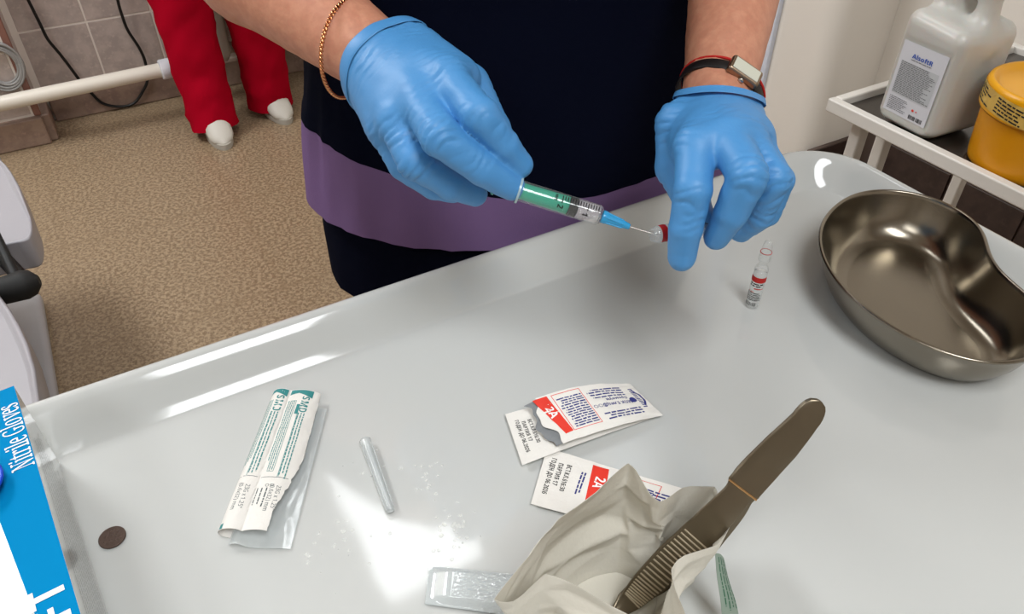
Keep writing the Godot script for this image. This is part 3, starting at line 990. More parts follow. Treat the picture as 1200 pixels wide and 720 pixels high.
func other_person() -> void:
	var o := Vector3(0.445, 0, -2.79)
	var t := thing("person", "person in red trousers and white shoes standing by the radiator", "person", o)
	var s := Flesh.new(o + Vector3(-0.42, -0.01, -0.25), o + Vector3(0.42, 1.74, 0.35), 0.015)
	for q in [-1, 1]:
		var hp := o + Vector3(q * 0.09, 0.86, 0)
		var kn := o + Vector3(q * 0.11, 0.46, 0.02)
		var an := o + Vector3(q * 0.112, 0.08, 0.0 - q * 0.04)
		s.bone(hp, kn, 0.08, 0.055, 0.03); s.bone(kn, an, 0.052, 0.036, 0.02)
		s.bone(an + Vector3(0, -0.035, -0.02), an + Vector3(0, -0.05, 0.06), 0.026, 0.018, 0.02)
		var sh := o + Vector3(q * 0.18, 1.38, 0)
		var el := o + Vector3(q * 0.25, 1.10, 0.0)
		var wr := o + Vector3(q * 0.20, 0.92, 0.15)
		s.bone(sh, el, 0.05, 0.042, 0.03); s.bone(el, wr, 0.04, 0.028, 0.02)
		s.bone(wr, wr + Vector3(-q * 0.02, -0.04, 0.05), 0.026, 0.03, 0.015)
		for k in 4: s.bone(wr + Vector3(-q * 0.02 + (k - 1.5) * 0.018, -0.05, 0.06), wr + Vector3(-q * 0.02 + (k - 1.5) * 0.02, -0.11, 0.075), 0.011, 0.009, 0.004)
		s.bone(wr + Vector3(-q * 0.03, -0.03, 0.04), wr + Vector3(-q * 0.065, -0.07, 0.07), 0.013, 0.010, 0.008)
	s.bone(o + Vector3(0, 0.88, 0), o + Vector3(0, 1.1, 0), 0.12, 0.11, 0.05); s.bone(o + Vector3(0, 1.1, 0), o + Vector3(0, 1.3, 0), 0.11, 0.12, 0.05)
	s.bone(o + Vector3(-0.17, 1.38, 0), o + Vector3(0.17, 1.38, 0), 0.05, 0.05, 0.05)
	s.bone(o + Vector3(0, 1.38, 0), o + Vector3(0, 1.5, 0.02), 0.055, 0.05, 0.03)
	s.bone(o + Vector3(0, 1.60, 0.02), o + Vector3(0, 1.62, -0.01), 0.08, 0.088, 0.03); s.bone(o + Vector3(0, 1.545, 0.06), o + Vector3(0, 1.58, 0.04), 0.045, 0.06, 0.03)
	s.bone(o + Vector3(0, 1.60, 0.10), o + Vector3(0, 1.565, 0.118), 0.010, 0.015, 0.012)
	for q in [-1, 1]: s.bone(o + Vector3(q * 0.086, 1.61, 0.0), o + Vector3(q * 0.09, 1.57, 0.0), 0.018, 0.014, 0.01)
	var b := MB.new()
	s.net(b)
	put("body", b, M.skin, t)
	s = Flesh.new(o + Vector3(-0.14, 1.46, -0.18), o + Vector3(0.14, 1.76, 0.16), 0.008)
	s.bone(o + Vector3(0, 1.63, 0.005), o + Vector3(0, 1.625, -0.03), 0.09, 0.094, 0.02); s.bone(o + Vector3(0, 1.55, -0.06), o + Vector3(0, 1.6, -0.05), 0.055, 0.07, 0.02)
	b = MB.new()
	s.net(b)
	put("hair", b, M.hair, t)
	for q in [-1, 1]:
		b = MB.new()
		b.lathe([[0.0, -0.010], [0.008, -0.007], [0.010, 0.0], [0.008, 0.007], [0.0, 0.010]], 12, o + Vector3(q * 0.03, 1.60, 0.086), Vector3.BACK)
		put("eye", b, plain(Color(0.5, 0.45, 0.42), 0.2), t)
	b = MB.new()
	b.tube([o + Vector3(-0.022, 1.53, 0.095), o + Vector3(0, 1.529, 0.107), o + Vector3(0.022, 1.53, 0.095)], [0.003, 0.006, 0.003], 8)
	put("mouth", b, plain(Color(0.6, 0.28, 0.26), 0.4), t)
	b = MB.new()
	var rs := []
	for k in [[0.80, 0.185, 0.145], [0.95, 0.19, 0.145], [1.1, 0.185, 0.14], [1.25, 0.195, 0.14], [1.36, 0.19, 0.10], [1.43, 0.11, 0.075], [1.455, 0.07, 0.065]]:
		rs.append(ring_of(o + Vector3(0, k[0], 0), k[1], k[2], 40, func(a): return 2.0 * folds_at(a, k[0])))
	b.rings(rs, true, false, false, true)
	var top := put("tunic", b, M.red, t)
	for q in [-1, 1]:
		put("sleeve", cloth_tube([o + Vector3(q * 0.15, 1.385, 0), o + Vector3(q * 0.21, 1.25, 0), o + Vector3(q * 0.235, 1.15, 0)], [0.062, 0.065, 0.066], 4, 0.003, 20), M.red, top)
	b = MB.new()
	rs = []
	for k in [[0.93, 0.17, 0.13], [0.86, 0.18, 0.135], [0.78, 0.18, 0.13]]:
		rs.append(ring_of(o + Vector3(0, k[0], 0), k[1], k[2], 40, func(a): return folds_at(a, k[0])))
	b.rings(rs, true, true, true, false)
	var tr := put("trousers", b, M.red, t)
	for q in [-1, 1]:
		var zz: float = -q * 0.04
		put("trouser_leg", cloth_tube([o + Vector3(q * 0.092, 0.84, 0), o + Vector3(q * 0.105, 0.60, 0.02), o + Vector3(q * 0.11, 0.40, 0.02), o + Vector3(q * 0.112, 0.20, 0.02 + zz * 0.5), o + Vector3(q * 0.112, 0.032, 0.035 + zz)], [0.105, 0.100, 0.092, 0.083, 0.082], 11 + q, 0.009), M.red, tr)
		var dir := Vector3(0.06 * q + 0.05, 0, 1).normalized()
		var foot := o + Vector3(q * 0.113, 0.0, 0.005 + zz)
		var sh := put("shoe", shoe(foot + Vector3(0, 0.012, 0), dir, 0.235), plain(Color(0.78, 0.76, 0.72), 0.5), t)
		var so := MB.new()
		var rs2 := []
		for pr in [[0.95, 0.0], [1.0, 0.004], [1.0, 0.016], [0.97, 0.02]]:
			var r := []
			for k in 32:
				var a := TAU * k / 32
				var u := (1.0 - cos(a)) / 2.0
				r.append(foot + dir * (0.245 * (u - 0.3)) + dir.cross(Vector3.UP) * sin(a) * (0.036 + 0.012 * u) * pr[0] + Vector3(0, pr[1], 0))
			rs2.append(r)
		so.rings(rs2, true, true, true, false)
		put("sole", so, plain(Color(0.70, 0.68, 0.64), 0.6), sh)

# ------------------------------------------------------------------ kidney dish
func kidney_dish() -> void:
	var k0 := 0.9878
	var c := Vector2(0.6607, -0.2499) * k0
	var R := 0.0952 * k0
	var ax := deg_to_rad(212.0)
	var span := deg_to_rad(39.5)
	var N := 120
	var raw := []
	for i in N + 0:      # outline: offset of an arc, then smoothed
		var u := float(i) / N
		var p: Vector2
		var w0 := 0.0757 * k0
		var w1 := 0.068 * k0
		if u < 0.32:      # outer side
			var s := u / 0.32 * 2.0 - 1.0
			p = c + Vector2.from_angle(ax + s * span) * (R + lerpf(w0, w1, s * s))
		elif u < 0.56:
			var e := c + Vector2.from_angle(ax + span) * R
			p = e + Vector2.from_angle(ax + span + PI * (u - 0.32) / 0.24) * w1
		elif u < 0.76:
			var s := 1.0 - (u - 0.56) / 0.20 * 2.0
			p = c + Vector2.from_angle(ax + s * span) * (R - lerpf(w0, w1, s * s))
		else:
			var e := c + Vector2.from_angle(ax - span) * R
			p = e + Vector2.from_angle(ax - span + PI + PI * (u - 0.76) / 0.24) * w1
		raw.append(p)
	# even spacing, then a circular smoothing that softens the inner bend
	var pts := resample(raw, N)
	for rep in 22:
		var nxt := []
		for i in N: nxt.append((pts[(i + N - 1) % N] + pts[i] * 2.0 + pts[(i + 1) % N]) / 4.0)
		pts = nxt
	var mid := Vector2.ZERO
	for p in pts: mid += p / N
	var t := thing("kidney_dish", "brownish stainless steel kidney dish at the right end of the white tray", "dish", Vector3(mid.x, 0.8505, mid.y))
	var nr := []
	for i in N: nr.append(((pts[(i + 1) % N] - pts[(i + N - 1) % N]) as Vector2).normalized().orthogonal() * -1.0)
	if (pts[0] + nr[0] * 0.01 - mid).length() < (pts[0] - mid).length():
		for i in N: nr[i] = -nr[i]
	# inside offset, height; outside wall, rolled lip, inside wall, floor
	var prof := [[0.034, 0.8508], [0.026, 0.8512], [0.019, 0.8545], [0.013, 0.862], [0.008, 0.872], [0.004, 0.884], [0.0018, 0.8915], [0.0, 0.8925], [-0.0012, 0.8940], [-0.0004, 0.8955], [0.0012, 0.8960], [0.0026, 0.8950], [0.0034, 0.8915], [0.0055, 0.884], [0.0095, 0.872], [0.0145, 0.862], [0.0205, 0.8555], [0.027, 0.8526], [0.035, 0.8520]]
	var rs := []
	for q in prof:
		var r := []
		var off := []
		for i in N: off.append(pts[i] - nr[i] * q[0])
		if q[0] > 0.012:
			for rep in int(q[0] * 400):
				var nx := []
				for i in N: nx.append((off[(i + N - 1) % N] + off[i] * 2.0 + off[(i + 1) % N]) / 4.0)
				off = nx
		for i in N: r.append(Vector3(off[i].x, q[1], off[i].y))
		rs.append(r)
	var b := MB.new()
	b.rings(rs, true, false, false, false)
	b.cap(rs[-1], false)
	b.cap(rs[0], true)
	# make sure the outside faces out
	var probe := b.v[5 * N]
	var m := b.mesh().surface_get_arrays(0)
	var out_n: Vector3 = m[Mesh.ARRAY_NORMAL][5 * N]
	if out_n.dot(Vector3(nr[0].x, 0, nr[0].y)) < 0.0:
		for k in range(0, b.ix.size(), 3):
			var q := b.ix[k + 1]
			b.ix[k + 1] = b.ix[k + 2]; b.ix[k + 2] = q
	put("bowl", b, M.steel, t)

func resample(p: Array, n: int) -> Array:
	var acc := [0.0]
	for i in p.size(): acc.append(acc[-1] + (p[(i + 1) % p.size()] - p[i]).length())
	var out := []
	var k := 0
	for i in n:
		var s: float = acc[-1] * i / n
		while acc[k + 1] < s: k += 1
		var u: float = (s - acc[k]) / maxf(acc[k + 1] - acc[k], 1e-6)
		out.append((p[k] as Vector2).lerp(p[(k + 1) % p.size()], u))
	return out

# ------------------------------------------------------------------ trolley, jug, bucket
func trolley_and_jug() -> void:
	var x0 := 1.032
	var x1 := 1.50
	var z0 := -0.752
	var z1 := -0.05
	var t := thing("side_trolley", "white square-tube trolley with a smoky shelf beyond the tray's right edge", "trolley", Vector3((x0 + x1) / 2, 0, (z0 + z1) / 2))
	var b := MB.new()
	var y := 0.75
	b.bar(Vector3(x0, y, z0 - 0.008), Vector3(x0, y, z1 + 0.008), 0.016, 0.022, 0.003)
	b.bar(Vector3(x1, y, z0 - 0.008), Vector3(x1, y, z1 + 0.008), 0.016, 0.022, 0.003)
	b.bar(Vector3(x0 + 0.008, y, z0), Vector3(x1 - 0.008, y, z0), 0.016, 0.022, 0.003)
	b.bar(Vector3(x0 + 0.008, y, z1), Vector3(x1 - 0.008, y, z1), 0.016, 0.022, 0.003)
	put("rim_frame", b, M.white_metal, t)
	b = MB.new()
	b.bbox(Vector3((x0 + x1) / 2, 0.7465, (z0 + z1) / 2), Vector3(x1 - x0 - 0.017, 0.006, z1 - z0 - 0.017), 0.001)
	put("shelf", b, plain(Color(0.21, 0.185, 0.165), 0.25), t)
	for q in [[x0 + 0.045, z0 + 0.03], [x0 + 0.12, z0 + 0.03], [x1 - 0.05, z0 + 0.03], [x0 + 0.045, z1 - 0.03], [x1 - 0.05, z1 - 0.03]]:
		b = MB.new()
		b.bar(Vector3(q[0], 0.742, q[1]), Vector3(q[0], 0.0, q[1]), 0.022, 0.022, 0.004, Vector3.BACK)
		put("leg", b, M.white_metal, t)
	jug()
	bucket()

func jug() -> void:
	# base corner towards the camera, label side faces -x
	var o := Vector3(1.102, 0.7505, -0.632)
	var t := thing("jug", "translucent white plastic jug with a white label, standing on the trolley", "jug", o)
	var turn := Basis(Vector3.UP, deg_to_rad(-4.0))
	var s := Flesh.new(Vector3(-0.075, -0.004, -0.08), Vector3(0.075, 0.32, 0.08), 0.003)
	# rounded box body, sloping shoulder, handle loop and neck
	var hx := 0.060
	var hz := 0.053
	var r := 0.020
	for z in s.nz:
		for yy in s.ny:
			for x in s.nx:
				var p := s.lo + Vector3(x, yy, z) * s.h
				var grow := 0.0 if p.y > 0.02 else -0.006 * (1.0 - p.y / 0.02)
				var top := 0.176 - 0.012 * clampf((p.z + 0.062) / 0.124, 0.0, 1.0)
				var q := Vector3(absf(p.x) - (hx + grow - r), absf(p.y - top / 2.0) - (top / 2.0 - r), absf(p.z) - (hz + grow - r))
				var d := Vector3(maxf(q.x, 0), maxf(q.y, 0), maxf(q.z, 0)).length() + minf(maxf(q.x, maxf(q.y, q.z)), 0.0) - r
				# shallow panel on the label side and rib round the body
				if p.x < -0.04 and absf(p.z) < 0.042 and p.y > 0.016 and p.y < 0.135: d += 0.0012
				d -= 0.0015 * exp(-pow((p.y - 0.012) / 0.006, 2.0))
				s.f[(z * s.ny + yy) * s.nx + x] = d
	s.bone(Vector3(0, 0.14, 0.032), Vector3(0, 0.208, 0.026), 0.018, 0.014, 0.02)
	s.bone(Vector3(0, 0.208, 0.026), Vector3(0, 0.212, -0.026), 0.014, 0.014, 0.008)
	s.bone(Vector3(0, 0.212, -0.026), Vector3(0, 0.16, -0.030), 0.016, 0.024, 0.012)
	s.bone(Vector3(0.02, 0.16, -0.028), Vector3(0.02, 0.225, -0.028), 0.024, 0.022, 0.012)
	var b := MB.new()
	s.net(b)
	for i in b.v.size(): b.v[i] = o + turn * b.v[i]
	var m := grain(plain(Color(0.75, 0.74, 0.715), 0.34), 0.1, 0.01)
	m.subsurf_scatter_enabled = true; m.subsurf_scatter_strength = 0.25
	m.backlight_enabled = true; m.backlight = Color(0.3, 0.3, 0.28)
	put("body", b, m, t)
	b = MB.new()
	b.lathe([[0.0, 0.252], [0.022, 0.252], [0.025, 0.248], [0.025, 0.226], [0.0, 0.226]], 24, o + turn * Vector3(0.02, 0, -0.028), Vector3.UP, true)
	put("cap", b, plain(Color(0.85, 0.85, 0.85), 0.4), t)
	# label: x runs to the right of someone reading it, y up
	var w := 0.082
	var h := 0.130
	var face := func(x: float, y: float) -> Vector3:
		return o + turn * Vector3(-hx + 0.0006, 0.024 + y * 0.82, -0.039 + x * 0.95)
	b = sheet(face, func(u, v):
		var e := Vector2(u * w, v * h)
		return e, 6, 6, 0.0004)
	var lab := put("label", b, plain(Color(0.80, 0.80, 0.82), 0.5), t)
	var g := RandomNumberGenerator.new()
	g.seed = 4
	var ink := Ink.new()
	ink.rect(0.006, 0.036, 0.076, 0.096)
	put("print", lay(ink, face, 0.0004), plain(Color(0.72, 0.73, 0.74), 0.6), lab)
	ink = Ink.new()
	ink.small_print(Vector2(0.007, 0.0935), 0.0, 0.068, 20, 0.0029, 0.0013, g)
	ink.small_print(Vector2(0.006, 0.029), 0.0, 0.036, 8, 0.0032, 0.0012, g)
	ink.small_print(Vector2(0.022, 0.1015), 0.0, 0.038, 1, 0.0029, 0.0014, g, 0.0)
	put("print", lay(ink, face, 0.0007), M.ink_grey, lab)
	ink = Ink.new()
	for k in 16:
		var x := 0.050 + k * 0.0016
		if k != 8: ink.rect(x, 0.004, x + g.randf_range(0.0005, 0.0012), 0.0115)
	put("barcode", lay(ink, face, 0.0007), M.ink, lab)
	ink = Ink.new()
	ink.disc(Vector2(0.054, 0.0205), 0.0023); ink.disc(Vector2(0.0605, 0.0205), 0.0012)
	put("print", lay(ink, face, 0.0007), M.ink_red, lab)
	ink = Ink.new()
	write(ink, "AlsoftR", Vector2(0.041, 0.1095), 0.0, 0.0078, true)
	put("lettering", lay(ink, face, 0.0007), plain(Color(0.10, 0.30, 0.66), 0.6), lab, "blue lettering")

func bucket() -> void:
	var o := Vector3(1.116, 0.7505, -0.482)
	var t := thing("sharps_bucket", "yellow plastic bucket with a taped rim and a domed yellow lid, on the trolley", "bucket", o)
	var m := grain(plain(Color(0.84, 0.56, 0.03), 0.38), 0.05, 0.01)
	m.subsurf_scatter_enabled = true; m.subsurf_scatter_strength = 0.1
	var b := MB.new()
	b.lathe([[0.0, 0.0], [0.068, 0.0], [0.072, 0.003], [0.0735, 0.010], [0.0795, 0.085], [0.0800, 0.088], [0.0, 0.088]], 48, o)
	put("pail", b, m, t)
	b = MB.new()
	b.lathe([[0.079, 0.080], [0.0835, 0.080], [0.0850, 0.083], [0.0850, 0.112], [0.0835, 0.117], [0.080, 0.1195], [0.076, 0.118], [0.072, 0.113], [0.066, 0.110], [0.040, 0.109], [0.0, 0.109]], 48, o)
	put("lid", b, plain(Color(0.88, 0.62, 0.04), 0.3), t)
	var band := func(x: float, y: float) -> Vector3:
		var a := -x / 0.0856
		var rr := 0.0854 + 0.0006 * noise.get_noise_2d(x * 90.0, y * 90.0)
		return o + Vector3(cos(a) * rr, 0.084 + y + 0.003 * sin(a * 2.0), sin(a) * rr)
	b = sheet(band, full(TAU * 0.0856 - 0.001, 0.026), 90, 4, 0.0004)
	var tape := put("tape", b, plain(Color(0.80, 0.66, 0.34), 0.25), t)
	var g := RandomNumberGenerator.new()
	g.seed = 9
	var ink := Ink.new()
	for k in 9: ink.small_print(Vector2(0.004 + 0.059 * k, 0.0215), -0.06, 0.05, 5, 0.0045, 0.0021, g, 0.5)
	put("print", lay(ink, band, 0.0003), M.ink, tape)
	# loose twisted end of the tape
	b = MB.new()
	var path := []
	var rr := []
	for k in 25:
		var a := lerpf(2.3, 0.9, k / 24.0)
		path.append(o + Vector3(cos(a) * 0.0885, 0.082 + 0.005 * sin(k * 0.8) - 0.003, sin(a) * 0.0885))
		rr.append(0.0030 + 0.0016 * sin(k * 1.7))
	b.tube(path, rr, 10, true, 0.5)
	put("twisted_tape", b, plain(Color(0.78, 0.70, 0.50), 0.2), tape)

# ------------------------------------------------------------------ glove box
func glove_box() -> void:
	# far right bottom corner and the direction of the long side
	var c := Vector3(-0.110, 0.8505, -0.476)
	var dir := Vector3(0.014, 0, 0.146).normalized()
	var side := Vector3(-dir.z, 0, dir.x)      # to the left
	var L := 0.24
	var W := 0.125
	var H := 0.080
	var mid := c + dir * L / 2 + side * W / 2
	var t := thing("glove_box", "blue and white cardboard box of nitrile gloves at the tray's left end", "box", mid)
	var b := MB.new()
	b.bbox(mid + Vector3(0, H / 2, 0), Vector3(W, H, L), 0.0012, Basis(-side, Vector3.UP, dir))
	var glossy := grain(plain(Color(0.86, 0.87, 0.86), 0.12), 0.02, 0.002)
	put("carton", b, glossy, t)
	# top: x to the right (from the left edge), y away from the camera, from the near end
	var top := func(x: float, y: float) -> Vector3:
		return c + Vector3(0, H + 0.0003, 0) + side * (W - x) + dir * (L - y)
	var spot := func(px: float, py: float) -> Vector2:
		var q := on_level(px, py, c.y + H) - c
		return Vector2(W - q.dot(side), L - q.dot(dir))
	# blue print with a white window near the left
	b = sheet(top, func(u, v):
		var y: float = v * L
		var pa: Vector2 = spot.call(0, 612)
		var pb: Vector2 = spot.call(40, 718)
		var xl: float = clampf(lerpf(pa.x, pb.x, (pa.y - y) / (pa.y - pb.y)), 0.0, W - 0.01) * smoothstep(pa.y + 0.012, pa.y, y)
		return Vector2(lerpf(xl, W, u), y), 20, 60, 0.0002)
	var blue := put("printed_top", b, matte_blue(), t)
	var ink := Ink.new()
	write(ink, "Nitrile Gloves", spot.call(17, 512), PI / 2, 0.0125, false, "Droid Serif", 0.55)
	write(ink, "SOFT", (spot.call(58, 690) as Vector2) - Vector2(0.002, 0.026), PI / 2, 0.0170, true)
	put("lettering", lay(ink, top, 0.0003), M.ink_white, blue)
	# small print on the glossy long side: x along the side towards the far end, y up
	var flank := func(x: float, y: float) -> Vector3:
		return c + dir * (L - x) - side * 0.0002 + Vector3(0, y, 0)
	var g := RandomNumberGenerator.new()
	g.seed = 12
	ink = Ink.new()
	ink.small_print(Vector2(0.02, 0.066), 0.0, 0.20, 12, 0.0050, 0.0011, g, 0.12)
	put("print", lay(ink, flank, 0.0002), plain(Color(0.36, 0.37, 0.36), 0.6), t)
	# a glove coming out of the slot in the top
	var p := Vector3(-0.131, 0.931, -0.392)
	var gl := thing("loose_glove", "fold of a bright blue glove poking out of the glove box", "glove", p)
	b = MB.new()
	var rs := []
	for k in 15:
		var u := k / 14.0
		var w := 0.020 * sqrt(maxf(0.03, 1.0 - pow(u * 2.0 - 1.0, 2.0))) + 0.002
		var r := []
		for i in 22:
			var a := TAU * i / 22
			var q := p + Vector3(-0.008 + cos(a) * w * 0.9, 0.0055 + sin(a) * 0.005 * (0.4 + w / 0.02), (u - 0.5) * 0.04)
			q.y += 0.003 * noise.get_noise_3d(q.x * 120, q.y * 60, q.z * 120)
			r.append(q)
		rs.append(r)
	b.rings(rs, true, true, true, true)
	var bright := grain(plain(Color(0.06, 0.28, 0.80), 0.35), 0.02, 0.006)
	put("folded_rubber", b, bright, gl)
	b = MB.new()
	var path := []
	for k in 17:
		var a := lerpf(-1.9, 1.7, k / 16.0)
		path.append(p + Vector3(-0.008 + cos(a) * 0.020, 0.0065, sin(a) * 0.020))
	b.tube(path, 0.0013, 8)
	put("cuff_bead", b, bright, gl)

func matte_blue() -> StandardMaterial3D:
	var m := plain(Color(0.0, 0.50, 0.72), 0.75)
	m.metallic_specular = 0.15
	return m

# ------------------------------------------------------------------ syringe wrapper
func wrapper() -> void:
	var A := on_level(350, 468, 0.851)       # middle of the far end
	var B := on_level(293, 640, 0.851)       # middle of the near end
	var L := (A - B).length()
	var fwd := (A - B).normalized()
	var right := fwd.cross(Vector3.UP)
	var t := thing("syringe_wrapper", "torn open paper and film syringe wrapper with teal print", "wrapper", (A + B) / 2)
	var curl := Curve2D.new()
	# across the paper: from under the left roll, up and over, a crease, and down to the torn edge
	for q in [[-0.0125, 0.0012], [-0.0175, 0.0040], [-0.0185, 0.0085], [-0.0150, 0.0125], [-0.0095, 0.0135], [-0.0050, 0.0118], [-0.0038, 0.0108], [-0.0015, 0.0118], [0.0050, 0.0128], [0.0110, 0.0118], [0.0170, 0.0085], [0.0195, 0.0062]]: curl.add_point(Vector2(q[0], q[1]))
	for k in range(1, curl.point_count - 1):
		var d := (curl.get_point_position(k + 1) - curl.get_point_position(k - 1)) / 6.0
		if k != 6:
			curl.set_point_in(k, -d); curl.set_point_out(k, d)
	var paper := func(x: float, y: float) -> Vector3:       # x along the curve across, y from the near end up
		var q := curl.sample_baked(clampf(x, 0.0, curl.get_baked_length()), true)
		var k := y / L
		var spread := lerpf(1.12, 0.98, k)
		return B + fwd * y + right * (q.x * spread) + Vector3(0, 0.0012 + q.y * lerpf(0.92, 0.80, k) + 0.0005 * noise.get_noise_2d(x * 60, y * 60), 0)
	var CL := curl.get_baked_length()
	var ragged := func(u: float, v: float) -> Vector2:
		var far := lerpf(CL - 0.010, CL, smoothstep(0.05, 0.55, v)) + 0.0012 * noise.get_noise_1d(v * 12.0) + 0.0004 * noise.get_noise_1d(v * 45.0)
		return Vector2(u * far, 0.004 + v * (L - 0.004) + 0.0)
	var b := sheet(paper, ragged, 40, 50, 0.00018)
	var pp := put("paper", b, M.paper, t)
	# clear film underneath, sticking out on the right and curling at the near end
	var film := func(x: float, y: float) -> Vector3:
		return B + fwd * y + right * (-0.0125 + x) + Vector3(0, 0.0010 + 0.0045 * exp(-pow((x - 0.004) / 0.006, 2.0)) + 0.0012 * sin(x * 90.0) * smoothstep(0.02, 0.04, x) + 0.0006 * noise.get_noise_2d(x * 70, y * 30), 0)
	b = sheet(film, func(u, v): return Vector2(u * lerpf(0.040, 0.0375, v), v * (L - 0.008) - 0.002), 24, 30, 0.0002)
	put("film", b, clear(Color(0.90, 0.92, 0.92), 0.42, 0.15), t)
	# print
	var g := RandomNumberGenerator.new()
	g.seed = 20
	var teal := Ink.new()
	var grey := Ink.new()
	var x1 := 0.0135      # centre line of the left column, in curve metres
	for col in [[0.0105, 0.0255], [0.0285, 0.0465]]:
		var xa: float = col[0]
		var xb: float = minf(col[1], CL - 0.0005)
		# curved header
		for k in 8:
			var u0 := lerpf(xa, xb, k / 8.0)
			var u1 := lerpf(xa, xb, (k + 1) / 8.0)
			var s0 := 0.0035 * absf(k / 8.0 - 0.35)
			var s1 := 0.0035 * absf((k + 1) / 8.0 - 0.35)
			teal.quad(Vector2(u0, L - 0.0036 - s0 * 2.0), Vector2(u1, L - 0.0036 - s1 * 2.0), Vector2(u1, L - 0.0006), Vector2(u0, L - 0.0006))
		write(teal, "SMD", Vector2(xb - 0.0045, L - 0.0155), -PI / 2, 0.0058, true)
		teal.small_print(Vector2(xb - 0.0030, L - 0.0245), -PI / 2, 0.062, 3, 0.0021, 0.0008, g, 0.1)
		teal.small_print(Vector2(xa + 0.0052, L - 0.012), -PI / 2, 0.070, 4, 0.0015, 0.0006, g, 0.2)
		write(grey, "23G x 1.25\"", Vector2(xb - 0.0042, 0.030), -PI / 2, 0.0028)
		write(grey, "(0.6x32) mm", Vector2(xb - 0.0088, 0.030), -PI / 2, 0.0028)
		grey.line(Vector2(xa, 0.047), Vector2(xb, 0.047), 0.0004)
		teal.line(Vector2(xb - 0.0075, 0.047), Vector2(xb - 0.0075, L - 0.024), 0.0003)
	teal.frame(0.0312, 0.052, 0.0352, L - 0.012, 0.0003)
	teal.frame(0.0312, 0.052, 0.0352, L - 0.040, 0.0003)
	teal.rect(0.0365, L - 0.026, 0.0390, L - 0.016)
	teal.rect(0.0045, 0.0045, 0.0150, 0.0085)
	grey.small_print(Vector2(0.0345, 0.038), -PI / 2, 0.016, 3, 0.0030, 0.0008, g, 0.2)
	grey.ring(Vector2(0.0345, 0.040), 0.0010, 0.0003); grey.frame(0.0368, 0.0392, 0.0384, 0.0408, 0.0003)
	put("teal_print", lay(teal, paper), plain(Color(0.20, 0.52, 0.52), 0.7), pp)
	put("grey_print", lay(grey, paper), plain(Color(0.28, 0.32, 0.33), 0.7), pp)

# ------------------------------------------------------------------ swab sachets
func bent(c: Array, w: float, h: float, bump: Callable) -> Callable:      # corners: near-left, near-right, far-right, far-left
	return func(x: float, y: float) -> Vector3:
		var u := x / w
		var v := y / h
		var p: Vector3 = (c[0] as Vector3).lerp(c[1], u).lerp((c[3] as Vector3).lerp(c[2], u), v)
		p.y += bump.call(u, v)
		return p

func stamp(ink: Ink, x: float, y: float) -> void:
	write(ink, "ВСТ.КЛ.616:30", Vector2(x, y + 0.0005), -PI / 2, 0.0033, true, "Droid Sans", 0.80)
	write(ink, "ПАРТИЯ 17", Vector2(x - 0.0056, y + 0.002), -PI / 2, 0.0033, true, "Droid Sans", 0.86)
	write(ink, "ГОДЕН ДО 06.2026", Vector2(x - 0.0112, y - 0.001), -PI / 2, 0.0033, true, "Droid Sans", 0.80)

